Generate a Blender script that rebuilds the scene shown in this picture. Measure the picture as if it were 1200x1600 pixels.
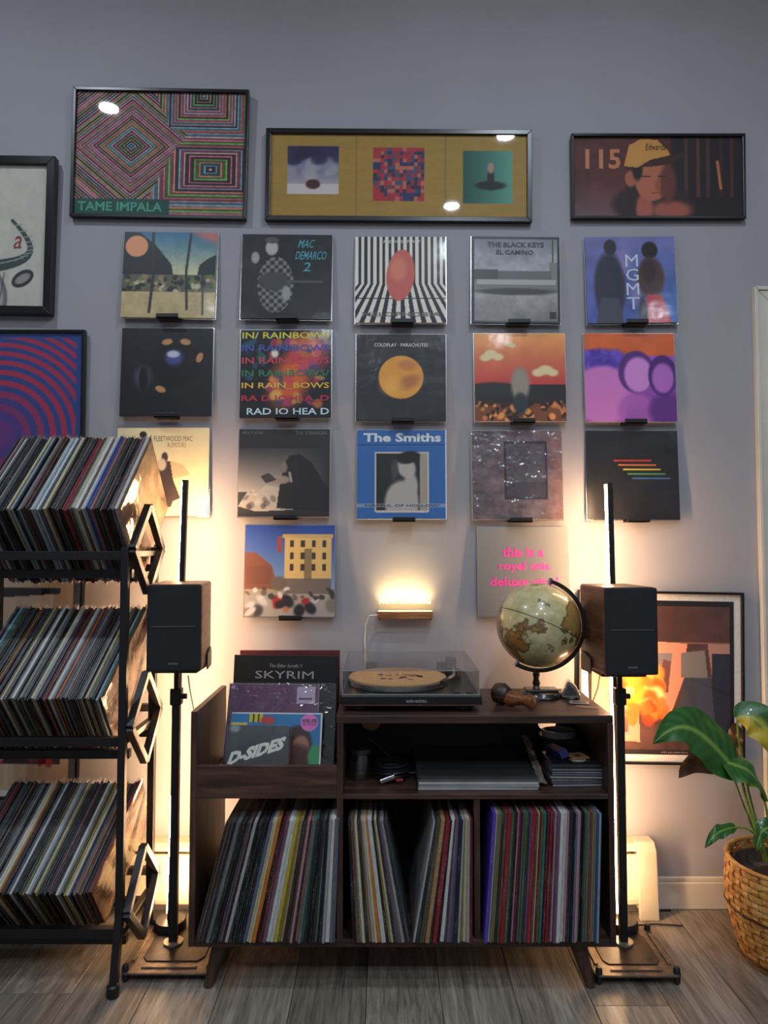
import bpy, bmesh, math, random
import numpy as np
from mathutils import Vector, Matrix
random.seed(7); RNG = np.random.RandomState(11)
for o in list(bpy.data.objects): bpy.data.objects.remove(o)
SC = bpy.context.scene; COL = SC.collection
R = math.radians

# ------------------------------------------------------------------ camera, world, exposure
F = 1100.0; CAMH = 1.155; DIST = 2.294; TH = math.atan(50 / F)
cam = bpy.data.objects.new('camera', bpy.data.cameras.new('camera')); COL.objects.link(cam)
cam.location = (0, -DIST, CAMH); cam.rotation_euler = (math.pi / 2 + TH, 0, 0)
cam.data.sensor_width = 36; cam.data.lens = F / 1600 * 36; cam.data.clip_start = 0.02
SC.camera = cam
W = bpy.data.worlds.new('world'); SC.world = W; W.use_nodes = True
W.node_tree.nodes['Background'].inputs[0].default_value = (0.5, 0.6, 0.8, 1)
W.node_tree.nodes['Background'].inputs[1].default_value = 0.1
SC.view_settings.view_transform = 'Standard'; SC.view_settings.look = 'None'
SC.view_settings.gamma = 1; SC.view_settings.use_curve_mapping = False
SC.view_settings.exposure = 0.0
LAMP_W = 16.0       # each ceiling downlight, watts
LAMP_COL = (0.77, 0.88, 1.0)
LED_COL = (1.0, 0.60, 0.32); LED_E = 145.0      # the two LED floor lamps
SIGN_W = 1.0; SIGN_COL = (1.0, 0.70, 0.30)
# ceiling downlights (x, y): first few make glass glints; last pair added as fill
CEIL = 3.32
DOWNLIGHTS = [(-1.39, -1.24), (0.65, -1.43), (0.44, -2.25), (-1.3, -3.1), (2.2, -3.2), (-0.5, -3.6), (1.0, -3.6)]  # last pair: unseen lamps added behind the camera to brighten the fronts

# ------------------------------------------------------------------ helpers
def ray(px, py):
    u, v = (px - 600) / F, (800 - py) / F
    return Vector((u, math.cos(TH) - math.sin(TH) * v, math.sin(TH) + math.cos(TH) * v))
def P(px, py, Y):
    d = ray(px, py); t = (Y + DIST) / d.y
    return Vector((0, -DIST, CAMH)) + d * t
def lin(c):
    c = np.asarray(c, float) / 255.0
    return np.where(c <= 0.04045, c / 12.92, ((c + 0.055) / 1.055) ** 2.4)
def L4(c): return tuple(lin(c)) + (1.0,)

class NT:
    def __init__(s, name):
        s.m = bpy.data.materials.new(name); s.m.use_nodes = True; s.t = s.m.node_tree
        s.b = s.t.nodes['Principled BSDF']; s.out = s.t.nodes['Material Output']
    def n(s, typ, **kw):
        nd = s.t.nodes.new(typ)
        for k, v in kw.items(): setattr(nd, k, v)
        return nd
    def l(s, a, b): s.t.links.new(a, b)
    def coords(s, scale=(1, 1, 1), kind='Object'):
        tc = s.n('ShaderNodeTexCoord'); mp = s.n('ShaderNodeMapping'); mp.inputs['Scale'].default_value = scale
        s.l(tc.outputs[kind], mp.inputs[0]); return mp.outputs[0]
    def noise(s, vec, scale, detail=4, rough=0.55):
        n = s.n('ShaderNodeTexNoise'); n.inputs['Scale'].default_value = scale
        n.inputs['Detail'].default_value = detail; n.inputs['Roughness'].default_value = rough
        if vec is not None: s.l(vec, n.inputs['Vector'])
        return n.outputs['Fac']
    def ramp(s, fac, stops):
        r = s.n('ShaderNodeValToRGB'); e = r.color_ramp.elements
        while len(e) < len(stops): e.new(0.5)
        for k, (p, c) in enumerate(stops): e[k].position = p; e[k].color = L4(c) if len(c) == 3 else c
        s.l(fac, r.inputs[0]); return r.outputs[0]
    def mix(s, fac, a, b, mode='MIX'):
        m = s.n('ShaderNodeMix', data_type='RGBA', blend_type=mode)
        for v, i in ((fac, 0), (a, 6), (b, 7)):
            if hasattr(v, 'is_linked'): s.l(v, m.inputs[i])
            elif i == 0: m.inputs[0].default_value = v
            else: m.inputs[i].default_value = v
        return m.outputs[2]
    def bump(s, h, strength=0.2, dist=0.01):
        b = s.n('ShaderNodeBump'); b.inputs['Strength'].default_value = strength; b.inputs['Distance'].default_value = dist
        s.l(h, b.inputs['Height']); s.l(b.outputs[0], s.b.inputs['Normal'])
        if s.b.inputs['Coat Weight'].default_value > 0: s.l(b.outputs[0], s.b.inputs['Coat Normal'])

def mat(name, c, rough=0.5, metal=0.0, nscale=None, namt=0.15, bscale=None, bstr=0.2, stretch=(1, 1, 1), coat=0, spec=0.5):
    k = NT(name); b = k.b
    b.inputs['Base Color'].default_value = L4(c); b.inputs['Roughness'].default_value = rough
    b.inputs['Metallic'].default_value = metal; b.inputs['Coat Weight'].default_value = coat
    b.inputs['Coat Roughness'].default_value = 0.12; b.inputs['Specular IOR Level'].default_value = spec
    vec = k.coords(stretch)
    f = k.noise(vec, nscale or 40)
    lo = tuple(max(0, x * (1 - namt)) for x in c); hi = tuple(min(255, x * (1 + namt)) for x in c)
    k.l(k.ramp(f, [(0.3, lo), (0.7, hi)]), b.inputs['Base Color'])
    if bscale: k.bump(k.noise(vec, bscale), bstr, 0.004)
    return k.m
def wood(name, dark, light, axis='X', scale=1.0, rough=0.45):
    k = NT(name); st = {'X': (2.2, 26, 26), 'Y': (26, 2.2, 26), 'Z': (26, 26, 2.2)}[axis]
    vec = k.coords(tuple(x * scale for x in st))
    f1 = k.noise(vec, 1.2, 6, 0.6); f2 = k.noise(vec, 5.0, 3, 0.6)
    mid = tuple((a + b) / 2 for a, b in zip(dark, light))
    c1 = k.ramp(f1, [(0.3, dark), (0.52, mid), (0.72, light)])
    c2 = k.ramp(f2, [(0.35, (150, 150, 150)), (0.6, (255, 255, 255))])
    k.l(k.mix(0.7, c1, c2, 'MULTIPLY'), k.b.inputs['Base Color']); k.b.inputs['Roughness'].default_value = rough
    k.bump(f2, 0.08, 0.002); return k.m
def emis(name, c, e):
    k = NT(name); k.b.inputs['Base Color'].default_value = (1, 1, 1, 1)
    k.b.inputs['Emission Color'].default_value = tuple(c) + (1,); k.b.inputs['Emission Strength'].default_value = e
    return k.m
def clear(name, tint=(1, 1, 1), ior=1.45, rough=0.03, boost=1.0, base=0.0, crinkle=None):
    k = NT(name); k.t.nodes.remove(k.b)
    tr = k.n('ShaderNodeBsdfTransparent'); tr.inputs[0].default_value = tuple(tint) + (1,)
    gl = k.n('ShaderNodeBsdfGlossy'); gl.inputs['Roughness'].default_value = rough
    lw = k.n('ShaderNodeLayerWeight'); fr = k.n('ShaderNodeMath', operation='POWER'); fr.inputs[1].default_value = 4.0; k.l(lw.outputs['Facing'], fr.inputs[0])
    ma = k.n('ShaderNodeMath', operation='MULTIPLY_ADD'); ma.inputs[1].default_value = .55 * boost; ma.inputs[2].default_value = base + ((ior - 1) / (ior + 1)) ** 2
    mx = k.n('ShaderNodeMixShader')
    if crinkle:
        vec = k.coords(); b = k.n('ShaderNodeBump'); b.inputs['Strength'].default_value = crinkle[1]; b.inputs['Distance'].default_value = 0.01
        k.l(k.noise(vec, crinkle[0], 3), b.inputs['Height']); k.l(b.outputs[0], gl.inputs['Normal'])
    k.l(fr.outputs[0], ma.inputs[0]); k.l(ma.outputs[0], mx.inputs[0])
    k.l(tr.outputs[0], mx.inputs[1]); k.l(gl.outputs[0], mx.inputs[2]); k.l(mx.outputs[0], k.out.inputs[0])
    return k.m
def printmat(name, rough=0.4, coat=0.0, crinkle=None, spec=0.4):
    k = NT(name); a = k.n('ShaderNodeVertexColor'); a.layer_name = 'Col'
    k.l(a.outputs[0], k.b.inputs['Base Color']); k.b.inputs['Roughness'].default_value = rough
    k.b.inputs['Coat Weight'].default_value = coat; k.b.inputs['Coat Roughness'].default_value = 0.1
    k.b.inputs['Specular IOR Level'].default_value = spec
    vec = k.coords()
    if crinkle: 
        k.bump(k.noise(vec, crinkle[0], 2.5, 0.5), crinkle[1], 0.01)
    else:
        k.bump(k.noise(vec, 220, 2), 0.03, 0.001)
    return k.m

class MB:
    """collects shapes, builds ONE mesh object"""
    def __init__(s): s.v = []; s.f = []; s.sm = []
    def add(s, vs, fs, smooth=False):
        o = len(s.v); s.v += [tuple(x) for x in vs]; s.f += [tuple(i + o for i in f) for f in fs]; s.sm += [smooth] * len(fs); return s
    def box(s, lo, hi, M=None):
        x0, y0, z0 = lo; x1, y1, z1 = hi
        vs = [Vector(p) for p in ((x0,y0,z0),(x1,y0,z0),(x1,y1,z0),(x0,y1,z0),(x0,y0,z1),(x1,y0,z1),(x1,y1,z1),(x0,y1,z1))]
        if M: vs = [M @ p for p in vs]
        return s.add(vs, [(0,3,2,1),(4,5,6,7),(0,1,5,4),(1,2,6,5),(2,3,7,6),(3,0,4,7)])
    def bar(s, a, b, w, h=None, up=(0, 0, 1)):
        a, b = Vector(a), Vector(b); h = h or w; d = (b - a).normalized(); up = Vector(up)
        if abs(d.dot(up)) > 0.98: up = Vector((0, 1, 0))
        x = d.cross(up).normalized(); y = x.cross(d)
        vs = [p + x * sx * w / 2 + y * sy * h / 2 for p in (a, b) for sx, sy in ((-1,-1),(1,-1),(1,1),(-1,1))]
        return s.add(vs, [(3,2,1,0),(4,5,6,7),(0,1,5,4),(1,2,6,5),(2,3,7,6),(3,0,4,7)])
    def tube(s, pts, r, n=8, cap=True):
        pts = [Vector(p) for p in pts]; rs = r if isinstance(r, (list, tuple)) else [r] * len(pts); vs = []; fs = []
        d0 = (pts[1] - pts[0]).normalized(); ref = Vector((0, 0, 1)) if abs(d0.z) < 0.9 else Vector((1, 0, 0))
        x = d0.cross(ref).normalized()
        for i, p in enumerate(pts):
            d = (pts[min(i + 1, len(pts) - 1)] - pts[max(i - 1, 0)]).normalized()
            x = (x - d * x.dot(d)).normalized(); y = d.cross(x)
            vs += [p + (x * math.cos(2 * math.pi * k / n) + y * math.sin(2 * math.pi * k / n)) * rs[i] for k in range(n)]
        for i in range(len(pts) - 1):
            fs += [(i*n+k, i*n+(k+1) % n, (i+1)*n+(k+1) % n, (i+1)*n+k) for k in range(n)]
        if cap: fs += [tuple(range(n))[::-1], tuple((len(pts)-1)*n + k for k in range(n))]
        return s.add(vs, fs, True)
    def lathe(s, prof, c=(0, 0, 0), n=32, M=None):
        vs = []; fs = []; c = Vector(c)
        for r, z in prof:
            for k in range(n):
                p = Vector((r * math.cos(2 * math.pi * k / n), r * math.sin(2 * math.pi * k / n), z))
                vs.append((M @ p if M else p) + c)
        for i in range(len(prof) - 1):
            fs += [(i*n+k, i*n+(k+1) % n, (i+1)*n+(k+1) % n, (i+1)*n+k) for k in range(n)]
        if prof[0][0] > 1e-5: fs.append(tuple(range(n))[::-1])
        if prof[-1][0] > 1e-5: fs.append(tuple((len(prof)-1)*n + k for k in range(n)))
        return s.add(vs, fs, True)
    def prism(s, poly, z0, z1, M=None):
        n = len(poly); vs = [Vector((x, y, z0)) for x, y in poly] + [Vector((x, y, z1)) for x, y in poly]
        if M: vs = [M @ v for v in vs]
        return s.add(vs, [tuple(range(n))[::-1], tuple(range(n, 2*n))] + [(k, (k+1) % n, n+(k+1) % n, n+k) for k in range(n)])
    def build(s, name, m, parent=None, bevel=0, seg=2):
        me = bpy.data.meshes.new(name); me.from_pydata(s.v, [], s.f); me.polygons.foreach_set('use_smooth', s.sm); me.update()
        return link(name, me, m, parent, bevel, seg)
def link(name, me, m, parent=None, bevel=0, seg=2):
    o = bpy.data.objects.new(name, me); COL.objects.link(o)
    if m is not None and not me.materials: me.materials.append(m)
    if parent is not None: o.parent = parent
    if bevel:
        b = o.modifiers.new('bevel', 'BEVEL'); b.width = bevel; b.segments = seg; b.limit_method = 'ANGLE'; b.angle_limit = R(40)
        for p in me.polygons: p.use_smooth = False
    elif any(p.use_smooth for p in me.polygons):
        try: me.set_sharp_from_angle(angle=R(38))
        except Exception: pass
    return o
def empty(name, loc=(0, 0, 0), M=None):
    o = bpy.data.objects.new(name, None); COL.objects.link(o); o.empty_display_size = 0.05
    if M is not None: o.matrix_world = M
    else: o.location = loc
    return o
def tag(o, label, cat, group=None):
    o['label'] = label; o['category'] = cat
    if group: o['group'] = group
    return o
def struct(o): o['kind'] = 'structure'; return o
ONES = 'first second third fourth fifth sixth seventh eighth ninth tenth eleventh twelfth thirteenth fourteenth fifteenth sixteenth seventeenth eighteenth nineteenth'.split()
TENS = {2: ('twentieth', 'twenty'), 3: ('thirtieth', 'thirty'), 4: ('fortieth', 'forty'), 5: ('fiftieth', 'fifty'), 6: ('sixtieth', 'sixty')}
def ordinal(n):
    if n < 20: return ONES[n - 1]
    t, u = divmod(n, 10); return TENS[t][0] if u == 0 else TENS[t][1] + '-' + ONES[u - 1]

def text_mesh(s, name='lettering', bold=0.0, res=2):
    c = bpy.data.curves.new(name, 'FONT'); c.body = s; c.size = 1; c.resolution_u = res; c.offset = bold; c.extrude = 0.0
    o = bpy.data.objects.new(name, c); COL.objects.link(o)
    dg = bpy.context.evaluated_depsgraph_get(); me = bpy.data.meshes.new_from_object(o.evaluated_get(dg)); me.materials.clear()
    bpy.data.objects.remove(o); return me
def lettering(parent, lines, front):
    """lines: (text, u0, v0, u1, v1, colour material[, shear, bold]) in parent-local metres on the plane y=front, facing -y; alike colours join"""
    by = {}
    for ln in lines:
        s, u0, v0, u1, v1, m = ln[:6]; sh = ln[6] if len(ln) > 6 else 0; bold = ln[7] if len(ln) > 7 else 0.0; rise = ln[8] if len(ln) > 8 else 0.0
        me = text_mesh(s, bold=bold)
        co = np.empty(len(me.vertices) * 3); me.vertices.foreach_get('co', co); co = co.reshape(-1, 3)
        lo, hi = co.min(0), co.max(0); q = (co - lo) / np.maximum(hi - lo, 1e-6)
        mb = by.setdefault(m.name, (MB(), m))[0]
        vs = [(u0 + a * (u1 - u0) + sh * (b - .5) * (v1 - v0), front, v0 + b * (v1 - v0) + rise * (a - .5) * (u1 - u0)) for a, b, _ in q]
        mb.add(vs, [tuple(p.vertices) for p in me.polygons]); bpy.data.meshes.remove(me)
    for mb, m in by.values(): mb.build('lettering', m, parent)

# ---------------------------------------------------------------- flat print: a colour per grid vertex
class Cv:
    def __init__(s, w=120, h=120, bg=(128, 128, 128)):
        s.w, s.h = w, h; s.a = np.ones((h, w, 3)) * np.array(bg, float)
        s.V, s.U = np.meshgrid(np.linspace(0, 1, h), np.linspace(0, 1, w), indexing='ij')
    def put(s, mask, c, al=1.0):
        m = np.clip(mask, 0, 1)[..., None] * al; s.a = s.a * (1 - m) + np.array(c, float) * m; return s
    def rect(s, u0, v0, u1, v1, c, al=1.0): return s.put(((s.U >= u0) & (s.U <= u1) & (s.V >= v0) & (s.V <= v1)).astype(float), c, al)
    def ell(s, cu, cv, ru, rv, c, soft=0.06, rot=0, al=1.0):
        x, y = s.U - cu, s.V - cv; cr, sr = math.cos(rot), math.sin(rot)
        d = np.sqrt(((x * cr + y * sr) / ru) ** 2 + ((-x * sr + y * cr) / rv) ** 2); return s.put((1 - d) / max(soft, 1e-3) + 0.5, c, al)
    def grad(s, v0, v1, c0, c1, u0=0, u1=1):
        t = np.clip((s.V - v0) / (v1 - v0), 0, 1)[..., None]; g = np.array(c0, float) * (1 - t) + np.array(c1, float) * t
        m = ((s.V >= v0) & (s.V <= v1) & (s.U >= u0) & (s.U <= u1))[..., None]; s.a = np.where(m, g, s.a); return s
    def poly(s, pts, c, al=1.0):
        ins = np.zeros(s.U.shape, bool); n = len(pts)
        for i in range(n):
            (x0, y0), (x1, y1) = pts[i], pts[(i + 1) % n]
            if y0 == y1: continue
            ins ^= ((y0 > s.V) != (y1 > s.V)) & (s.U < (x1 - x0) * (s.V - y0) / (y1 - y0) + x0)
        return s.put(ins.astype(float), c, al)
    def line(s, pts, wd, c, al=1.0):
        d = np.full(s.U.shape, 9.0)
        for (x0, y0), (x1, y1) in zip(pts[:-1], pts[1:]):
            dx, dy = x1 - x0, y1 - y0; t = np.clip(((s.U - x0) * dx + (s.V - y0) * dy) / (dx * dx + dy * dy + 1e-9), 0, 1)
            d = np.minimum(d, np.hypot(s.U - x0 - t * dx, s.V - y0 - t * dy))
        return s.put((wd / 2 - d) * s.w + 0.5, c, al)
    def nz(s, k, seed=0):
        r = np.random.RandomState(seed).rand(k + 2, k + 2); x = s.U * k; y = s.V * k; i = x.astype(int); j = y.astype(int); fx = x - i; fy = y - j
        fx = fx * fx * (3 - 2 * fx); fy = fy * fy * (3 - 2 * fy)
        return (r[j, i] * (1 - fx) + r[j, i + 1] * fx) * (1 - fy) + (r[j + 1, i] * (1 - fx) + r[j + 1, i + 1] * fx) * fy
    def mottle(s, k, amt, seed=0, region=None):
        n = (s.nz(k, seed) * .6 + s.nz(k * 3, seed + 1) * .4 - .5) * 2 * amt
        if region is not None: n = n * region
        s.a = s.a * (1 + n[..., None]); return s
    def blobs(s, n, box, r, cols, seed=0, al=1.0):
        q = np.random.RandomState(seed)
        for i in range(n):
            s.ell(q.uniform(box[0], box[2]), q.uniform(box[1], box[3]), r * q.uniform(.5, 1.3), r * q.uniform(.5, 1.3), cols[q.randint(len(cols))], .5, q.uniform(0, 3), al)
        return s
def print_mesh(name, cv, x0, z0, x1, z1, y, m, parent):
    h, w = cv.h, cv.w; xs = x0 + cv.U * (x1 - x0); zs = z0 + cv.V * (z1 - z0)
    co = np.stack([xs, np.full_like(xs, y), zs], -1).reshape(-1, 3)
    idx = np.arange(h * w).reshape(h, w); q = np.stack([idx[:-1, :-1], idx[:-1, 1:], idx[1:, 1:], idx[1:, :-1]], -1).reshape(-1, 4)
    me = bpy.data.meshes.new(name); me.vertices.add(len(co)); me.vertices.foreach_set('co', co.ravel())
    me.loops.add(q.size); me.loops.foreach_set('vertex_index', q.ravel().astype(np.int32)); me.polygons.add(len(q))
    me.polygons.foreach_set('loop_start', np.arange(0, q.size, 4, dtype=np.int32)); me.update(calc_edges=True); me.validate()
    ca = me.color_attributes.new('Col', 'FLOAT_COLOR', 'POINT')
    col = np.ones((h * w, 4)); col[:, :3] = lin(np.clip(cv.a, 0, 255)).reshape(-1, 3); ca.data.foreach_set('color', col.ravel())
    return link(name, me, m, parent)
def plate(c, Yt, Yb):
    """four photo corners TL TR BR BL of a flat thing on the wall -> matrix at its bottom centre, width, height"""
    tl, tr = P(*c[0], Yt), P(*c[1], Yt); br, bl = P(*c[2], Yb), P(*c[3], Yb)
    bc = (bl + br) / 2; tc = (tl + tr) / 2; x = ((tr - tl) + (br - bl)); w = x.length / 2; x.normalize()
    z = tc - bc; h = z.length; z = (z - x * z.dot(x)).normalized(); y = z.cross(x)
    M = Matrix.Identity(4)
    for i, a in enumerate((x, y, z)): M[0][i], M[1][i], M[2][i] = a
    M.translation = bc; return M, w, h

# ---------------------------------------------------------------- materials
M = {}
M['black_metal'] = mat('black_metal', (22, 21, 22), 0.45, 0.0, 60, .2, 300, .05)
M['black_plastic'] = mat('black_plastic', (20, 20, 21), 0.4, 0, 80, .15)
M['frame_black'] = mat('frame_black', (16, 16, 17), 0.3, 0, 40, .2)
M['white_mat'] = mat('white_mat', (222, 215, 205), 0.85, 0, 90, .04)
M['cream_card'] = mat('cream_card', (222, 214, 196), 0.8, 0, 90, .05)
M['glass'] = clear('picture_glass', (1, 1, 1), 1.45, 0.02)
M['lid'] = clear('acrylic_lid', (0.985, 0.985, 0.985), 1.35, 0.03, 1.0, 0.01)
M['acrylic'] = clear('acrylic_sign', (1, 0.98, 0.9), 1.49, 0.1, 1.0, 0.05)
M['film'] = clear('plastic_film', (0.97, 0.97, 0.97), 1.45, 0.12, 1.0, 0.03, (24, 0.4))
M['film_pale'] = clear('plastic_film_edge', (0.8, 0.8, 0.8), 1.5, 0.25, 1.0, 0.35)
M['walnut_x'] = wood('walnut_along', (40, 25, 21), (104, 72, 58), 'X')
M['walnut_y'] = wood('walnut_deep', (40, 25, 21), (100, 70, 56), 'Y')
M['walnut_z'] = wood('walnut_upright', (40, 25, 21), (100, 70, 56), 'Z')
M['walnut_red'] = wood('speaker_veneer', (84, 52, 38), (150, 100, 74), 'Y', 1.0, .4)
M['light_wood'] = wood('beech_base', (140, 85, 45), (190, 130, 80), 'X', 1.5)
M['steel'] = mat('base_steel', (112, 98, 82), 0.5, 0.6, 60, .15, 200, .03)
M['chrome'] = mat('chrome', (190, 190, 192), 0.2, 1.0, 50, .05)
M['grille'] = mat('grille_cloth', (30, 32, 35), 0.9, 0, 900, .25, 1200, .4)
M['cork'] = mat('cork_mat', (188, 146, 100), 0.85, 0, 260, .14)
M['cable_white'] = mat('white_cable', (225, 215, 195), 0.5)
M['led'] = emis('led_diffuser', LED_COL, LED_E)
M['lampdisc'] = emis('downlight_disc', LAMP_COL, 25)
M['white_paint'] = mat('white_gloss_paint', (206, 200, 186), 0.45, 0, 8, .03)
M['heater'] = mat('heater_enamel', (186, 176, 152), 0.4, 0, 12, .03)
PRINT = printmat('sleeve_print', 0.45, 0.15, (9, 0.10))
PRINT_WRINKLE = printmat('sleeve_print_crinkled', 0.35, 1.0, (11, 0.42))
PRINT_CRUMPLE = printmat('sleeve_print_crumpled', 0.2, 1.0, (20, 1.0), .8)
POSTER = printmat('poster_print', 0.6)
def ink(c, rough=.5): 
    k = 'ink_%d_%d_%d' % c
    if k not in M: M[k] = mat(k, c, rough, 0, 80, .04)
    return M[k]

# ---------------------------------------------------------------- the room
RX0, RX1, RY0 = -2.6, 2.7, -4.6
def wallmat(name, c):
    k = NT(name); vec = k.coords(); f = k.noise(vec, 3, 3); f2 = k.noise(vec, 140, 3)
    k.l(k.ramp(f, [(0.3, tuple(x * .97 for x in c)), (0.7, c)]), k.b.inputs['Base Color']); k.b.inputs['Roughness'].default_value = 0.75
    k.bump(f2, 0.12, 0.002); return k.m
WM = wallmat('wall_paint', (158, 155, 159))
struct(MB().box((RX0, 0, -0.02), (RX1, 0.1, CEIL)).build('wall_back', WM))
struct(MB().box((RX0 - 0.1, RY0, -0.02), (RX0, 0.1, CEIL)).build('wall_left', WM))
struct(MB().box((RX1, RY0, -0.02), (RX1 + 0.1, 0.1, CEIL)).build('wall_right', WM))
struct(MB().box((RX0, RY0 - 0.1, -0.02), (RX1, RY0, CEIL)).build('wall_front', WM))
struct(MB().box((RX0, RY0, CEIL), (RX1, 0.1, CEIL + 0.1)).build('ceiling', WM))
# floor: base slab and separate planks running towards the wall
fm = mat('underlay', (40, 36, 32), 0.9)
floor = struct(MB().box((RX0, RY0, -0.08), (RX1, 0.0, -0.012)).build('floor', fm))
k = NT('floor_plank'); oi = k.n('ShaderNodeObjectInfo')
tc = k.n('ShaderNodeTexCoord'); ad = k.n('ShaderNodeVectorMath', operation='MULTIPLY_ADD'); cb = k.n('ShaderNodeCombineXYZ')
for i in range(3): k.l(oi.outputs['Random'], cb.inputs[i])
ad.inputs[1].default_value = (11, 13, 17); k.l(cb.outputs[0], ad.inputs[0]); k.l(tc.outputs['Object'], ad.inputs[2])
mp = k.n('ShaderNodeMapping'); mp.inputs['Scale'].default_value = (30, 1.6, 30); k.l(ad.outputs[0], mp.inputs[0])
g1 = k.noise(mp.outputs[0], 1.0, 8, 0.65); g2 = k.noise(mp.outputs[0], 4.5, 4, 0.6)
c1 = k.ramp(g1, [(0.28, (106, 97, 86)), (0.5, (154, 145, 133)), (0.72, (188, 180, 168))])
c2 = k.ramp(g2, [(0.3, (165, 160, 155)), (0.6, (255, 255, 255))]); c3 = k.ramp(oi.outputs['Random'], [(0, (205, 200, 195)), (1, (255, 252, 248))])
k.l(k.mix(1.0, k.mix(0.8, c1, c2, 'MULTIPLY'), c3, 'MULTIPLY'), k.b.inputs['Base Color']); k.b.inputs['Roughness'].default_value = 0.42
k.bump(g2, 0.12, 0.002); PLANK = k.m
PW, PL = 0.19, 1.22
pm = MB().box((-PW / 2 + .0008, -PL / 2 + .0008, -0.012), (PW / 2 - .0008, PL / 2 - .0008, 0.0)); first = pm.build('plank', PLANK, floor, .0012, 1)
ix = 0
for c in range(-13, 14):
    off = (c * 0.37) % 1 * PL
    for r in range(-4, 1):
        y = r * PL + off
        a, b = max(y - PL / 2, RY0), min(y + PL / 2, -0.012)
        if b - a < 0.03: continue
        x = c * PW + 0.05
        if x - PW / 2 < RX0 or x + PW / 2 > RX1: continue
        o = first if ix == 0 else first.copy()
        if ix: COL.objects.link(o)
        o.parent = floor; o.location = (x, (a + b) / 2, 0); o.scale = (1, (b - a) / PL, 1); ix += 1
# baseboard, door casing
xh = P(1026, 1400, -0.06).x; xc = P(1190, 900, -0.02).x
zbb = P(1100, 1372, -.014).z
bb = MB().box((xh + .002, -0.014, 0.0), (xc - 0.002, 0, zbb - .015)).box((xh + .002, -0.009, zbb - .015), (xc - .002, 0, zbb))
struct(bb.build('baseboard_back', M['white_paint'], None, .003))
ztop = P(1190, 447, -0.02).z; CW = 0.075; xd = xc + CW; DW = 0.86
tr = MB()
for a, b, d in ((0, .012, .022), (.012, .05, .016), (.05, CW, .024)):
    tr.prism([(xc + a, 0), (xc + b, 0), (xc + b, ztop - b), (xc + a, ztop - a)], 0, d, Matrix(((1,0,0,0),(0,0,-1,0),(0,1,0,0),(0,0,0,1))))
struct(tr.build('trim_1', M['white_paint'], None, .002))
tr = MB()
for a, b, d in ((0, .012, .022), (.012, .05, .016), (.05, CW, .024)):
    tr.prism([(xc + a + .001, ztop - a), (xc + b + .001, ztop - b), (xd + DW + CW - b, ztop - b), (xd + DW + CW - a, ztop - a)], 0, d, Matrix(((1,0,0,0),(0,0,-1,0),(0,1,0,0),(0,0,0,1))))
struct(tr.build('trim_2', M['white_paint'], None, .002))
door = struct(MB().box((xd + .003, -0.008, 0.008), (xd + DW - .003, 0, ztop - CW - .003)).build('door_1', M['white_paint'], None, .002))
for i in range(3):
    for j in range(2):
        MB().box((xd + .1 + j * .35, -.014, .15 + i * .6), (xd + .4 + j * .35, -.008, .62 + i * .6)).build('door_panel', M['white_paint'], door, .004)
MB().lathe([(0.0, 0), (.02, .0), (.012, .02), (.026, .035), (.024, .055), (0, .06)], (xd + DW - .07, -.008, .95), 20, Matrix.Rotation(R(90), 3, 'X')).build('knob', M['chrome'], door)

# ceiling downlights
for i, (x, y) in enumerate(DOWNLIGHTS):
    d = empty('ceiling_downlight', (x, y, CEIL))
    tag(d, 'round white ceiling downlight, %s' % ['reflected in the multicoloured line poster', 'reflected in the wide gold poster', 'behind the photographer, right of centre', 'behind the photographer, towards the rack side', 'nearest the door', 'added behind the camera as front fill, left of centre', 'added behind the camera as front fill, right of centre'][i], 'ceiling lamp', 'round ceiling downlights')
    MB().lathe([(.062, 0), (.062, -.008), (.046, -.010), (.046, -.001)], (0, 0, 0), 28).build('trim_ring', M['white_paint'], d)
    MB().lathe([(0.0001, -.005), (.044, -.005), (.044, -.003), (.0001, -.003)], (0, 0, 0), 28).build('diffuser', M['lampdisc'], d)
    ld = bpy.data.lights.new('downlight', 'AREA'); ld.shape = 'DISK'; ld.size = .09; ld.energy = LAMP_W; ld.color = LAMP_COL
    lo = bpy.data.objects.new('downlight', ld); COL.objects.link(lo); lo.parent = d; lo.location = (0, 0, -.012)

# baseboard heater along the wall
hx0, hx1 = -1.45, xh; hz = P(1010, 1317, -.05).z
ht = tag(empty('baseboard_heater', ((hx0 + hx1) / 2, -.035, 0)), 'long cream enamelled baseboard heater running along the wall behind the console', 'heater')
def loc(mb, o): mb.v = [(x - o.location.x, y - o.location.y, z - o.location.z) for x, y, z in mb.v]; return mb
loc(MB().box((hx0, -.012, .03), (hx1 - .05, -.001, hz - .004)), ht).build('back_plate', M['heater'], ht)
loc(MB().prism([(-.001, hz), (-.05, hz), (-.064, hz - .012), (-.064, hz - .02), (-.045, hz - .008), (-.001, hz - .008)], hx0, hx1 - .05, Matrix(((0,0,1,0),(1,0,0,0),(0,1,0,0),(0,0,0,1)))), ht).build('top_cover', M['heater'], ht)
loc(MB().prism([(-.066, hz - .034), (-.058, hz - .03), (-.058, .045), (-.072, .045), (-.074, .06)], hx0, hx1 - .05, Matrix(((0,0,1,0),(1,0,0,0),(0,1,0,0),(0,0,0,1)))), ht).build('front_panel', M['heater'], ht, .001)
loc(MB().box((hx0, -.056, .06), (hx1 - .06, -.014, .15)), ht).build('fin_element', M['black_metal'], ht)
loc(MB().prism([(-.001, hz + .004), (-.052, hz + .004), (-.07, hz - .02), (-.08, .05), (-.083, .0), (-.066, 0), (-.066, .028), (-.001, .028)], hx1 - .06, hx1, Matrix(((0,0,1,0),(1,0,0,0),(0,1,0,0),(0,0,0,1)))), ht).build('end_cap', M['heater'], ht, .003)

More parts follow.
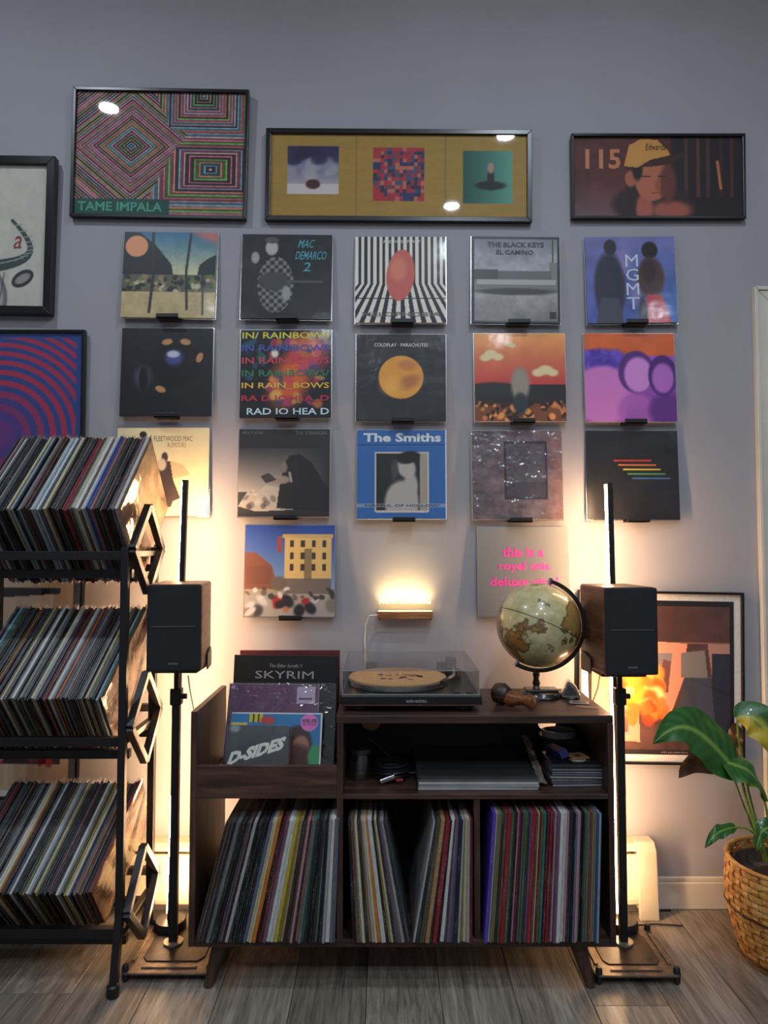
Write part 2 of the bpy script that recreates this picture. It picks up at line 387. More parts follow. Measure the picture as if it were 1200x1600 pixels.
# ---------------------------------------------------------------- framed pictures
def framed(label, corners, fw, Yt, Yb, cv, border=0, border_m=None, depth=.02, glass=True, lines=None, name='framed_poster', fm=None):
    Mx, w, h = plate(corners, Yt, Yb); t = tag(empty(name, M=Mx), label, 'framed poster')
    fm = fm or M['frame_black']; Q = Matrix(((1,0,0,0),(0,0,1,0),(0,1,0,0),(0,0,0,1)))
    for poly in ([(-w/2,0),(w/2,0),(w/2-fw,fw),(-w/2+fw,fw)], [(w/2,0),(w/2,h),(w/2-fw,h-fw),(w/2-fw,fw)],
                 [(w/2,h),(-w/2,h),(-w/2+fw,h-fw),(w/2-fw,h-fw)], [(-w/2,h),(-w/2,0),(-w/2+fw,fw),(-w/2+fw,h-fw)]):
        MB().prism(poly, 0, depth, Q).build('frame_rail', fm, t, .0015)
    MB().box((-w/2+fw*.6, depth*.55, fw*.6), (w/2-fw*.6, depth*.9, h-fw*.6)).build('backing', border_m or M['white_mat'], t)
    g = fw + border
    print_mesh('print', cv, -w/2+g, g, w/2-g, h-g, depth*.5, POSTER, t)
    if lines: lettering(t, [(s, -w/2+g+a*(w-2*g), g+b*(h-2*g), -w/2+g+c*(w-2*g), g+d*(h-2*g)) + tuple(r) for s, a, b, c, d, *r in lines], depth*.5-.0012)
    if glass: MB().box((-w/2+fw*.8, depth*.22, fw*.8), (w/2-fw*.8, depth*.3, h-fw*.8)).build('glass', M['glass'], t)
    return t
# line-pattern poster: nested coloured outlines
cv = Cv(330, 240, (40, 24, 30)); asp = 1.4
PAL = [(60,28,38),(120,60,72),(150,110,100),(40,70,74),(88,84,44),(96,60,96),(30,18,24),(150,70,80),(70,100,110),(58,30,40)]
def nest(d, mask, step, seed):
    q = np.random.RandomState(seed); kk = (d / step).astype(int); fr = d / step - kk
    pal = np.array([PAL[q.randint(len(PAL))] for _ in range(200)], float); lit = np.array([(214,176,166),(120,176,196),(206,140,100),(96,190,90),(222,120,140)], float)
    c = pal[np.clip(kk, 0, 199)]; c = np.where((fr < .24)[..., None], lit[np.clip(kk, 0, 199) % 5], c); cv.a = np.where(mask[..., None], c, cv.a)
X, Y = cv.U * asp, cv.V
d1 = np.abs(X - .46) * .8 + np.abs(Y - .56); d2 = np.maximum(np.abs(X - 1.12) * .62, np.abs(Y - .38)); d3 = np.maximum(np.abs(X - 1.05), np.abs(Y - .98) * 1.1)
stack = np.stack([d1 / .50, d2 / .30, d3 / .34]); w_ = stack.argmin(0)
for i, dd in enumerate((d1, d2, d3)): nest(dd, w_ == i, .026, 5 + i)
cv.rect(0, 0, .56, .13, (32, 78, 70)); cv.mottle(40, .18, 3)
teal = ink((60, 150, 125))
framed('wide black-framed poster of nested multicoloured outlines, highest on the wall', [(110,135),(385,139),(384,343),(108,337)], .011, -.032, -.024, cv,
       lines=[('TAME IMPALA', .02, .03, .52, .105, teal, 0, .02)])
# gold poster with three small squares
cv = Cv(300, 90, (168, 132, 60)); cv.mottle(30, .05, 2); A = 3.02
def sq(u0, v0, u1, v1, fn):
    s = Cv(60, 60); fn(s); m = (cv.U >= u0) & (cv.U <= u1) & (cv.V >= v0) & (cv.V <= v1)
    j = np.clip(((cv.V - v0) / (v1 - v0) * 59).astype(int), 0, 59); i = np.clip(((cv.U - u0) / (u1 - u0) * 59).astype(int), 0, 59); cv.a = np.where(m[..., None], s.a[j, i], cv.a)
def s1(s): s.grad(0, 1, (200, 195, 190), (48, 40, 86)); s.blobs(14, (0, .35, 1, .7), .14, [(150,150,165),(190,180,180)], 3, .6); s.blobs(10, (0,.7,1,1), .16, [(50,42,84),(36,30,60)], 4, .8); s.rect(0,0,1,.22,(206,196,192)); s.ell(.5,.2,.14,.1,(70,36,30),.3)
def s2(s):
    q = np.random.RandomState(5); g = q.rand(14, 14); pal = np.array([(52,46,70),(40,60,104),(150,52,60),(176,48,58),(190,110,90),(70,80,110)], float)
    for j in range(14):
        for i in range(14):
            e = abs(i - 7) + abs(j - 7); cc = pal[3] if e > 9 + q.rand() * 3 else pal[int(g[j, i] * 5.99)]; s.rect(i/14, j/14, (i+1)/14, (j+1)/14, cc)
def s3(s): s.a[:] = (np.array((34, 84, 76)) * (1 - s.U)[..., None] + np.array((98, 160, 140)) * s.U[..., None]); s.ell(.55,.34,.3,.08,(26,34,38),.4); s.ell(.56,.46,.07,.2,(30,38,42),.4); s.ell(.56,.66,.06,.1,(180,140,120),.5)
sq(.065, .27, .265, .86, s1); sq(.4, .2, .6, .85, s2); sq(.75, .17, .945, .82, s3)
cv.rect(.334, 0, .336, 1, (128, 98, 44)); cv.rect(.682, 0, .684, 1, (128, 98, 44))
framed('wide gold poster with three small square pictures in a black frame', [(415,199),(832,203),(831,346),(414,344)], .016, -.026, -.023, cv, name='framed_poster')
# red-brown portrait poster
cv = Cv(240, 116, (86, 44, 42)); cv.mottle(8, .2, 4); cv.put((cv.U > .58).astype(float), (40, 34, 36)); cv.put(np.clip(.45 - cv.V, 0, 1) * 1.2 * (cv.U < .3), (130, 126, 132))
for u, c in ((.66,(96,62,52)),(.73,(110,64,52)),(.79,(92,56,48)),(.93,(88,52,46)),(.87,(70,44,40))): cv.rect(u, .25, u + .02, 1, c, .8)
cv.line([(.855,.7),(.875,.35)], .016, (196, 120, 70)); cv.put(((cv.U > .1) & (cv.U < .32)) * np.clip(1 - cv.V, 0, 1) * .2, (150, 90, 90))
cv.ell(.47, .16, .24, .26, (54, 40, 40), .2); cv.ell(.42, .1, .05, .2, (178, 96, 80), .4); cv.ell(.58, .08, .12, .12, (170, 92, 76), .5)
cv.ell(.47, .46, .105, .26, (186, 108, 80), .12); cv.ell(.56, .42, .05, .24, (110, 60, 52), .5); cv.ell(.34, .48, .035, .1, (176, 100, 78), .3); cv.ell(.38, .6, .03, .14, (44, 28, 28), .4)
cv.poly([(.3,.64),(.33,.9),(.4,.98),(.5,.97),(.56,.84),(.58,.76),(.46,.72),(.38,.62)], (208, 148, 72)); cv.poly([(.38,.62),(.46,.72),(.58,.78),(.68,.82),(.6,.68),(.5,.64)], (66, 40, 34))
cv.rect(.4, .5, .46, .52, (70, 40, 36)); cv.rect(.5, .5, .55, .52, (60, 34, 30)); cv.line([(.47,.3),(.54,.31)], .012, (120, 60, 54)); cv.ell(.5,.4,.018,.06,(160,88,66),.5)
framed('black-framed reddish poster of a person in a yellow cap, top right', [(891,208),(1162,208),(1167,341),(893,341)], .009, -.030, -.023, cv,
       lines=[('115', .07, .6, .28, .85, ink((196, 120, 76)), 0, .025), ('Edwards', .43, .84, .55, .92, ink((50, 30, 28)), .1)])
# horned animal drawing on cream paper
cv = Cv(200, 240, (196, 192, 178)); cv.mottle(14, .05, 2)
ho = [(.52 + .34 * math.sin(t) , .28 + .38 * t / 2.6 - .1 * math.sin(t)) for t in np.linspace(0, 2.6, 14)]
for k_ in range(13): cv.line(ho[k_:k_+2], .085 - .005 * k_, (58, 72, 68)); 
for k_ in range(13): cv.line([(ho[k_][0]-.03, ho[k_][1]+.01), (ho[k_][0]+.035, ho[k_][1]+.02)], .008, (150, 160, 150))
cv.ell(.80, .20, .1, .055, (44, 46, 48), .1, .4); cv.ell(.80, .20, .07, .03, (150, 146, 140), .3, .4); cv.ell(.45, .05, .22, .24, (90, 92, 92), .1); cv.ell(.45, .05, .19, .21, (170, 168, 158), .2)
for sgn in range(5): cv.line([(.4+.05*sgn, .02), (.36+.07*sgn, .24)], .008, (60, 60, 62))
framed('thick black frame with a horned animal drawing on cream paper', [(-128,238),(79,246),(77,488),(-126,490)], .026, -.042, -.034, cv, .0, depth=.03,
       lines=[('a', .72, .41, .79, .50, ink((150, 44, 74)), .2)])
# red and blue ring poster
cv = Cv(220, 300, (28, 60, 128)); r = np.hypot((cv.U - .42) , (cv.V - .42) * 1.3); ph = np.power(np.maximum(r, .01), 1.45) * 13
cv.put(((ph % 1) < .5).astype(float), (170, 30, 70)); cv.put(np.clip(1.25 - r * 3.2, 0, 1), (88, 40, 124), .9); cv.rect(.955, 0, 1, 1, (28, 62, 130)); cv.rect(0, .972, 1, 1, (28, 62, 130))
framed('black-framed poster of red and blue rings fading into purple, above the record rack', [(-105,514),(129,515),(127,800),(-107,800)], .010, -.03, -.023, cv)
# poster low on the right: hanging sheets and a flame
cv = Cv(190, 210, (72, 46, 40)); cv.mottle(7, .22, 9); cv.rect(0, .5, 1, .505, (110,80,64)); cv.rect(0, .72, 1, .728, (120,84,64))
cv.poly([(0,.1),(.36,.08),(.34,.5),(0,.55)], (196, 128, 104)); cv.poly([(.06,.14),(.3,.12),(.28,.4),(.06,.44)], (150, 120, 112)); cv.grad(.14,.24,(96,64,58),(120,84,74),.08,.28)
cv.poly([(.3,.74),(.68,.72),(.66,.5),(.56,.24),(.32,.3)], (202, 132, 106)); cv.poly([(.36,.66),(.58,.66),(.55,.4),(.36,.4)], (122, 112, 112)); cv.poly([(.46,.4),(.52,.62),(.57,.6),(.55,.4)], (104, 66, 58))
cv.poly([(.82,.72),(.99,.72),(.99,.1),(.9,.12)], (150, 112, 96)); cv.rect(.85, .14, .99, .66, (34, 36, 48)); cv.poly([(.66,.5),(.84,.5),(.88,.1),(.58,.1)], (60, 60, 72)); cv.poly([(.64,.66),(.8,.68),(.82,.5),(.64,.5)], (112, 104, 98))
cv.blobs(34, (.26,.26,.5,.52), .055, [(255,150,50),(240,110,30),(255,210,140),(220,80,24)], 8, .85); cv.blobs(14, (.3,.2,.56,.34), .04, [(230,100,36),(160,60,26)], 3, .8)
cv.a = np.clip(cv.a * 1.2, 0, 255); cv.rect(0, 0, 1, .03, (36, 24, 26)); cv.rect(.97, 0, 1, 1, (22, 18, 20)); cv.rect(0,.965,1,1,(22,18,20)); cv.rect(0,0,.03,1,(22,18,20))
framed('thin black-framed poster with white border and orange flame, low behind the plant', [(903,921),(1163,927),(1164,1197),(905,1194)], .008, -.023, -.023, cv, .022, M['white_mat'],
       lines=[('wish you were here', .5, .008, .68, .022, ink((190, 170, 160)))])
# poster behind the rack, seen through its gaps
cv = Cv(120, 200, (205, 180, 150)); cv.rect(0, .2, .93, .93, (196, 172, 146)); cv.poly([(0,.93),(.86,.93),(.86,.905),(0,.875)], (26, 22, 26)); cv.rect(0, .12, .9, .33, (46, 14, 18)); cv.blobs(40, (0,.12,.9,.33), .035, [(180,24,36),(26,10,14),(120,20,28),(190,150,130)], 6)
cv.rect(0,.0,1,.1,(200,176,150)); cv.rect(.24,.12,.34,.33,(210,40,44))
framed('tall framed poster with red and black print behind the record rack', [(-70,880),(121,884),(118,1250),(-72,1250)], .008, -.023, -.023, cv, .02, M['white_mat'])

# ---------------------------------------------------------------- record sleeves on the wall
def c_park():
    c = Cv(); c.grad(.5, 1, (206, 196, 150), (44, 104, 140)); c.poly([(0,1),(.16,1),(.34,.85),(.52,.62),(.54,.5),(0,.5)], (32, 34, 38)); c.poly([(.8,.5),(.82,.62),(.92,.7),(1,.74),(1,.5)], (30, 44, 40))
    c.rect(0, .3, 1, .5, (92, 92, 70)); c.blobs(70, (0,.3,1,.48), .03, [(40,44,40),(190,180,150),(100,120,60),(30,30,30),(140,120,90)], 3); c.rect(0,0,1,.3,(188,168,120)); c.mottle(12,.1,2)
    c.line([(.30,.06),(.33,.5),(.31,1)], .03, (38, 40, 46)); c.line([(.70,.1),(.68,.55),(.72,1)], .026, (38, 40, 46)); c.line([(.87,.04),(.86,.5)], .02, (38, 40, 46)); c.ell(.95, 1, .25, .1, (220, 110, 90), .8, -.3, .8); c.ell(.14,.83,.12,.125,(222,146,100),.05); return c, []
def c_mac():
    c = Cv(bg=(34, 34, 35)); c.mottle(6, .4, 3); c.rect(.55,.0,1,.4,(46,46,47),.6); x = ((c.U * 22).astype(int) + (c.V * 22).astype(int)) % 2
    m = (((c.U - .38) / .2) ** 2 + ((c.V - .4) / .33) ** 2 < 1); c.put(m * 1.0, (120, 120, 118)); c.put(m * x * 1.0, (48, 48, 48)); c.ell(.33,.84,.07,.09,(176,174,170),.3); c.ell(.33,.93,.08,.04,(80,80,80),.3); c.ell(.36,.44,.17,.11,(64,64,64),.2)
    c.line([(.5,.44),(.9,.44)],.03,(80,80,80)); c.ell(.15,.72,.045,.07,(160,158,154),.4); c.ell(.5,.3,.05,.09,(150,150,146),.4)
    t = ink((70, 150, 160)); return c, [('MAC', .63,.84,.80,.94,t,.25,.01), ('DEMARCO', .60,.70,.94,.80,t,.2,.01), ('2', .69,.56,.77,.67,t,.2,.01)]
def c_melo():
    c = Cv(160, 160, (224, 216, 202)); x = c.U - .5; flare = 1 + np.clip(.45 - c.V, 0, 1) * 1.6; c.put((((x / flare) * 15 + 50) % 1 < .5) * 1.0, (30, 28, 30)); c.line([(0,.28),(1,.28)], .012, (40,38,40))
    c.ell(.5, .55, .155, .3, (196, 92, 80), .05, -.1); c.ell(.47,.62,.09,.14,(214,120,96),.6); return c, [('MELOPHOBIA', .08,.07,.94,.12, ink((112, 106, 100)), 0, .015), ('CAGE THE ELEPHANT', .28,.925,.72,.96, ink((226, 220, 205)))]
def c_van():
    c = Cv(bg=(120, 120, 122)); c.grad(.5, 1, (186, 186, 188), (110, 112, 120)); c.mottle(5, .12, 5); c.grad(0, .36, (118, 112, 112), (164, 160, 158)); c.mottle(9, .14, 8)
    c.rect(0,.5,.3,.62,(70,70,72)); c.rect(.88,.4,1,.7,(120,120,120)); c.rect(.91,.7,.925,1,(60,60,60))
    c.rect(.06,.40,.95,.5,(168,166,164)); c.rect(.3,.5,.9,.6,(96,95,98)); c.rect(.06,.40,.95,.44,(118,114,112)); c.ell(.5,.36,.44,.04,(60,60,62),.5)
    c.rect(0,.97,1,1,(40,42,48)); c.rect(0,0,.03,1,(40,42,48)); c.rect(.97,0,1,1,(40,42,48)); c.rect(0,0,1,.025,(60,62,66)); c.rect(.88,.05,.95,.13,(46,46,48))
    t = ink((44, 46, 54)); return c, [('THE BLACK KEYS', .18,.875,.82,.935,t,0,.03), ('EL CAMINO', .28,.79,.7,.845,t,0,.03)]
def c_blue():
    c = Cv(); c.grad(0, 1, (70, 84, 150), (116, 116, 170)); c.mottle(4, .16, 4); c.blobs(10, (.3,.3,1,.8), .14, [(150,130,180),(90,110,170)], 2, .5); c.ell(.98,.2,.2,.3,(60,110,180),.8,0,.7)
    c.ell(.28,.88,.07,.09,(40,36,40),.2); c.ell(.26,.42,.17,.4,(44,44,58),.25); c.ell(.72,.84,.09,.1,(34,26,28),.2); c.ell(.72,.52,.15,.24,(80,56,56),.25); c.ell(.7,.6,.08,.14,(56,40,42),.5); c.poly([(.6,.0),(.68,.33),(.84,.31),(.93,.0)], (190, 66, 76)); c.ell(.62,.1,.05,.2,(50,52,66),.5); c.poly([(.1,0),(.16,.3),(.36,.28),(.4,0)], (70,70,84))
    t = ink((196, 206, 222)); return c, [(ch, .445,.65-.165*i,.585,.79-.165*i,t,0,-.0) for i, ch in enumerate('MGMT')]
def c_dark():
    c = Cv(bg=(24, 23, 27)); c.mottle(20, .08, 3); c.ell(.6,.6,.27,.27,(14,13,16),.1); c.ell(.58,.66,.1,.09,(70,72,130),.7); c.ell(.57,.7,.07,.04,(190,190,205),.5); c.ell(.24,.44,.09,.12,(86,84,108),.9,0,.8); c.ell(.25,.42,.05,.13,(14,13,18),.4)
    for u, v, r_ in ((.5,.84,.2),(.7,.84,-.2),(.86,.66,1.2),(.44,.3,-.4)): c.ell(u,v,.06,.035,(186,132,84),.25,r_)
    return c, []
def c_rain():
    c = Cv(bg=(22, 22, 26)); c.ell(.74,.72,.22,.26,(190,70,80),.8,-.4,.85); c.ell(.55,.42,.2,.3,(222,100,44),.8,-.4,.9); c.ell(.72,.82,.14,.12,(196,110,70),.9,0,.8); c.blobs(40,(.3,.15,.9,.95),.05,[(230,130,60),(200,60,80),(220,170,80),(180,60,120),(40,70,110)],5,.7); c.blobs(14,(.05,.4,.3,.95),.04,[(40,90,110),(50,120,100),(30,50,90)],7,.7); c.ell(.38,.73,.04,.05,(220,220,190),.6)
    rows = ['IN/ RAINBOWS','IN RAIN/BOWS','IN RAINBOW/S','IN RAINBOWS/','IN RAIN_BOWS','RA D IOHEA_D','RAD IO HEA D']; cs = [(214,206,60),(70,84,170),(196,66,80),(50,120,80),(226,180,60),(190,44,70),(196,222,226)]
    return c, [(s, (.02 if i < 6 else .08), .9-.145*i, .98, .975-.145*i, ink(cs[i]), 0, .012) for i, s in enumerate(rows)]
def c_disc():
    c = Cv(bg=(34, 34, 35)); c.mottle(4, .5, 6); c.ell(.5,.5,.25,.25,(226,156,62),.04); c.ell(.57,.64,.1,.06,(190,110,70),.9,0,.7); c.ell(.58,.44,.13,.07,(160,90,64),.9,.4,.7); c.ell(.4,.4,.12,.1,(240,176,70),.9,0,.7); return c, [('COLDPLAY \u00b7 PARACHUTES', .2,.855,.8,.895, ink((220, 220, 216)), 0, .005)]
def c_sunset():
    c = Cv(); c.grad(.4, 1, (196, 64, 62), (232, 160, 84)); c.mottle(3, .1, 2)
    for u, v, s_ in ((.18,.76,1),(.12,.72,.8),(.26,.73,.8),(.78,.58,1.1),(.7,.55,.9),(.86,.55,.8),(.38,.88,.6),(.42,.86,.5)): c.ell(u,v,.075*s_,.05*s_,(226,206,156),.5)
    c.rect(0,.2,1,.42,(40,36,36)); c.ell(.2,.36,.3,.08,(46,42,40),.3); c.rect(0,0,1,.2,(120,70,40)); c.blobs(70,(.0,.0,1,.22),.032,[(40,26,20),(230,150,80),(200,120,60),(60,34,24)],4)
    c.ell(.5,.42,.1,.2,(150,140,124),.4); c.ell(.5,.2,.08,.12,(48,54,60),.4); return c, []
def c_violet():
    c = Cv(bg=(120, 60, 150)); c.grad(0, .8, (140, 60, 150), (150, 92, 190)); c.rect(0,.74,1,1,(216,98,42)); c.mottle(4,.08,3); c.ell(.2,.7,.3,.12,(84,60,170),.5); c.blobs(20,(.02,.6,.4,.8),.04,[(110,80,200),(70,40,150)],4,.6); c.ell(.2,.3,.34,.33,(206,120,190),.15); c.ell(.55,.12,.2,.2,(180,96,180),.3); c.ell(.9,.12,.2,.2,(96,44,130),.4)
    c.ell(.57,.56,.2,.24,(84,40,120),.12); c.ell(.59,.53,.155,.2,(206,136,206),.2); c.ell(.86,.52,.16,.23,(70,30,110),.12); c.ell(.86,.49,.12,.17,(176,104,190),.25)
    return c, []
def c_cream():
    c = Cv(bg=(222, 206, 160)); c.mottle(3, .05, 2); c.ell(.52,.66,.035,.06,(70,56,50),.3); c.poly([(.46,.62),(.58,.62),(.62,.4),(.7,.2),(.62,.16),(.6,.1),(.52,.08),(.5,.2),(.44,.2),(.46,.4)],(66,54,52)); c.poly([(.58,.62),(.72,.58),(.8,.46),(.62,.42)],(196,166,124)); c.ell(.49,.58,.05,.07,(200,180,150),.4); c.ell(.28,.92,.04,.04,(40,36,36),.2); c.ell(.47,.1,.04,.03,(90,70,60),.4)
    t = ink((110, 90, 66)); return c, [('FLEETWOOD MAC', .40,.845,.82,.905,t), ('RUMOURS', .55,.775,.75,.83, ink((150, 130, 96)))]
def c_grey():
    c = Cv(bg=(60, 60, 60)); c.grad(.28, .78, (170, 164, 156), (60, 60, 62)); c.rect(0,.78,1,1,(42,42,44)); c.put(np.clip((c.U - .6) * 2.6, 0, 1), (46, 46, 48)); c.grad(0,.12,(40,40,42),(60,58,56)); c.poly([(0,.12),(.1,.28),(.2,.27),(.3,.36),(.5,.32),(.75,.2),(.6,.08),(.2,.06)],(176,168,156)); c.blobs(22,(.05,.08,.7,.3),.035,[(90,86,82),(200,190,176),(60,58,56)],4,.6)
    c.poly([(.42,.1),(.46,.4),(.5,.6),(.56,.7),(.66,.72),(.8,.62),(.92,.42),(1,.3),(1,.05)],(36,36,38)); c.ell(.5,.56,.035,.06,(120,112,104),.5); c.ell(.45,.42,.12,.05,(140,130,120),.4); c.poly([(.24,.46),(.33,.5),(.42,.42),(.3,.38)],(60,58,58)); c.line([(.56,.5),(.58,.4)],.025,(150,146,140))
    t = ink((110, 110, 110)); return c, [('BILLY JOEL', .04,.935,.27,.975,t), ('THE STRANGER', .62,.935,.97,.975,t)]
def c_bluebook():
    c = Cv(bg=(50, 100, 164)); c.rect(0,.83,1,.84,(34,60,104)); c.rect(.2,.08,.8,.75,(190,186,180)); c.rect(.215,.095,.7,.735,(40,40,42)); c.rect(.7,.095,.785,.735,(156,148,136)); c.ell(.5,.18,.19,.25,(168,164,158),.2); c.rect(.215,.075,.785,.095,(190,186,180)); c.ell(.6,.36,.08,.16,(168,164,158),.4); c.ell(.55,.58,.1,.13,(170,166,160),.3,.4); c.ell(.57,.69,.13,.07,(34,34,34),.3,.2); c.ell(.42,.55,.04,.12,(70,68,68),.8); c.rect(0,0,1,.075,(50,100,164)); c.rect(.0,.13,1,.175,(176,184,190),.55); c.rect(.985,0,1,1,(210,215,220))
    t = ink((206, 214, 220)); return c, [('The Smiths', .07,.865,.94,.965,t,0,.035), ("'HATFUL OF HOLLOW'", .08,.137,.92,.165, ink((60, 60, 64)), 0, .01)]
def c_plum():
    c = Cv(bg=(96, 86, 92)); c.mottle(7, .3, 3); c.put(np.clip((c.U - .7) * 2, 0, .7), (140, 100, 96)); c.rect(.36,.22,.84,.88,(48,46,54)); c.rect(.385,.245,.815,.855,(78,76,86)); c.mottle(10,.15,6); c.rect(.385,.245,.815,.42,(56,56,66),.6); return c, []
def c_black():
    c = Cv(bg=(27, 27, 29)); c.mottle(6, .15, 4)
    for i, cc in enumerate(((196,60,44),(220,120,50),(216,190,70),(90,150,96),(70,110,160))): c.line([(.3+.05*i,.66-.05*i),(.7+.05*i,.66-.05*i)], .014, cc)
    return c, []
def c_street():
    c = Cv(bg=(150, 140, 120)); c.grad(.3, 1, (120, 150, 190), (40, 70, 150)); c.rect(.44,.4,.96,.88,(206,176,110)); c.rect(.42,.86,.98,.9,(190,164,106)); c.rect(.44,.22,.96,.42,(110,100,92))
    for i in range(4):
        for j in range(3): c.rect(.5+.12*i,.5+.13*j,.545+.12*i,.575+.13*j,(60,56,54))
    c.rect(.66,.4,.74,.74,(96,84,66),.7); c.poly([(0,.3),(0,.7),(.12,.7),(.3,.56),(.34,.42),(.34,.3)],(120,76,60)); c.rect(.02,.35,.3,.55,(96,62,54),.4); c.ell(.38,.36,.09,.08,(104,92,80),.4); c.rect(0,0,1,.25,(150,146,140)); c.blobs(20,(0,.02,1,.2),.06,[(150,40,44),(40,40,46),(120,110,100),(170,110,70),(60,60,66),(180,180,180)],4); c.rect(.36,.7,.41,.88,(150,70,60)); c.blobs(20,(0,.2,1,.3),.03,[(60,60,60),(190,190,190),(100,90,80)],5); return c, []
def c_silver():
    c = Cv(bg=(160, 162, 160)); c.grad(0, 1, (112, 114, 115), (132, 133, 131)); t = ink((226, 70, 160)); return c, [('this is a', .27,.66,.73,.775,t,0,.03), ('royel otis', .23,.49,.79,.61,t,0,.03), ('deluxe vinyl', .13,.31,.88,.44,t,0,.03)]
SLEEVES = [
 ('record sleeve of a park lawn with orange round sticker', c_park, [(195,362),(340,364),(335,497),(188,495)], 0),
 ('dark grey record sleeve with teal hand lettering and checked shirt', c_mac, [(376,366),(516,367),(517,499),(375,497)], 0),
 ('record sleeve with black and white stripes around a coral shape', c_melo, [(556,370),(697,370),(697,504),(555,504)], 0),
 ('grey record sleeve with dark block lettering over a pale band', c_van, [(736,370),(873,370),(876,506),(737,503)], 0),
 ('lavender blue record sleeve with two dark figures', c_blue, [(914,371),(1053,369),(1060,504),(918,505)], 0),
 ('black record sleeve with tan spots and small blue glow', c_dark, [(191,513),(332,512),(330,650),(186,649)], 0),
 ('black record sleeve with seven rows of rainbow coloured capitals', c_rain, [(376,516),(517,515),(517,652),(374,652)], 0),
 ('black record sleeve with an amber disc in the middle', c_disc, [(557,522),(696,523),(697,657),(556,657)], 1),
 ('record sleeve with orange sunset sky and cream clouds', c_sunset, [(741,521),(881,521),(886,658),(742,658)], 0),
 ('violet and pink record sleeve with orange top', c_violet, [(911,521),(1052,521),(1058,659),(916,659)], 0),
 ('cream record sleeve with thin dark lettering behind the rack', c_cream, [(182,669),(327,668),(324,806),(180,806)], 0),
 ('charcoal record sleeve with pale crumpled sheet', c_grey, [(376,671),(517,670),(515,808),(371,807)], 0),
 ('blue record sleeve with a grey photo and white title', c_bluebook, [(559,672),(697,672),(699,811),(557,811)], 0),
 ('plum grey record sleeve under very crinkled plastic', c_plum, [(737,673),(876,673),(881,811),(738,812)], 2),
 ('black record sleeve with a few thin coloured lines', c_black, [(918,673),(1060,673),(1063,812),(919,811)], 1),
 ('record sleeve of a city street corner under blue sky', c_street, [(386,821),(524,821),(523,964),(380,963)], 0),
 ('silver record sleeve with pink lettering behind the globe', c_silver, [(746,823),(888,823),(890,964),(748,964)], 0)]
edge_m = mat('sleeve_board', (206, 196, 184), .6, 0, 60, .06); dark_edge = mat('sleeve_board_dark', (46, 44, 46), .5, 0, 60, .1)
for i, (lab, fn, cs, wr) in enumerate(SLEEVES):
    Mx, w, h = plate(cs, -.012, -.026); cvs, txt = fn(); n_ = lab
    s = MB().box((-w/2, 0.0007, 0), (w/2, .006, h)).build('record_sleeve', dark_edge if fn in (c_mac, c_van, c_blue, c_dark, c_rain, c_disc, c_black) else edge_m)
    s.matrix_world = Mx; tag(s, lab, 'record sleeve', 'record sleeves hung on the wall')
    print_mesh('cover_print', cvs, -w/2, 0, w/2, h, 0, (PRINT, PRINT_WRINKLE, PRINT_CRUMPLE)[wr], s)
    if txt: lettering(s, [(q[0], (q[1]-.5)*w, q[2]*h, (q[3]-.5)*w, q[4]*h) + tuple(q[5:]) for q in txt], -.0010)
    MB().box((-w/2-.003, .0064, -.003), (w/2+.003, .0068, h+(.012 if fn is c_cream else .003))).build('outer_sleeve', M['film_pale'], s)
    # ledge that carries it
    cx = (cs[2][0] + cs[3][0]) / 2; lx = {10: -22}.get(i, 3)
    bot = P(cx + lx, (cs[2][1] + cs[3][1]) / 2, -.02); lw = .036
    lg = MB().box((-lw, -.045, -.010), (lw, 0, -.005)).box((-lw, -.045, -.010), (lw, -.042, .006)).box((-lw, -.003, -.010), (lw, 0, .02))
    if fn is not c_silver:
        lo = lg.build('record_ledge', M['black_plastic'], None, .001); lo.location = (bot.x, 0, bot.z)
        tag(lo, 'small black ledge under the ' + lab, 'ledge', 'black record ledges on the wall')

# ---------------------------------------------------------------- the console
YF, YB = -.43, -.085
cxl, cxr = P(296, 1300, YF).x, P(961, 1300, YF).x
ztp = P(600, 1118, YF).z; TT = .021; zsh = P(600, 1249, YF).z; zsh1 = P(600, 1241, YF).z; zb0 = P(600, 1480, YF).z; zb1 = P(600, 1468, YF).z
xm1 = P(531, 1300, YF).x; xm2 = P(746, 1350, YF).x; BT = .016
CONS = tag(empty('record_console', ((cxl + cxr) / 2, (YF + YB) / 2, 0)), 'walnut record console with open bin, shelf and record compartments on splayed legs', 'console')
def cb_(name, lo, hi, m, bevel=.0012): return loc(MB().box(lo, hi), CONS).build(name, M[m], CONS, bevel)
zbin = P(600, 1112, YF).z; zr0, zr1 = P(600, 1248, YF).z, P(600, 1197, YF).z
cb_('side_panel', (cxl, YF, zb0), (cxl + BT, YB, zbin), 'walnut_z')
cb_('side_panel', (cxr - BT, YF, zb0), (cxr, YB, ztp - TT), 'walnut_z')
cb_('divider', (xm1 - BT / 2, YF, zb1), (xm1 + BT / 2, YB, ztp - TT), 'walnut_z')
cb_('divider', (xm2 - BT / 2, YF + .004, zb1), (xm2 + BT / 2, YB, zsh), 'walnut_z')
cb_('top_board', (xm1 - BT / 2 - .002, YF, ztp - TT), (cxr, YB, ztp), 'walnut_x', .002)
cb_('shelf_board', (xm1 + BT / 2, YF, zsh), (cxr - BT, YB - .008, zsh1), 'walnut_x')
cb_('bottom_board', (cxl + BT, YF, zb0), (cxr - BT, YB, zb1), 'walnut_x')
cb_('bin_rail', (cxl + BT, YF, zr0), (xm1 - BT / 2, YF + .016, zr1), 'walnut_x')
cb_('bin_floor', (cxl + BT, YF + .016, zr0), (xm1 - BT / 2, YB - .02, zr0 + .012), 'walnut_x')
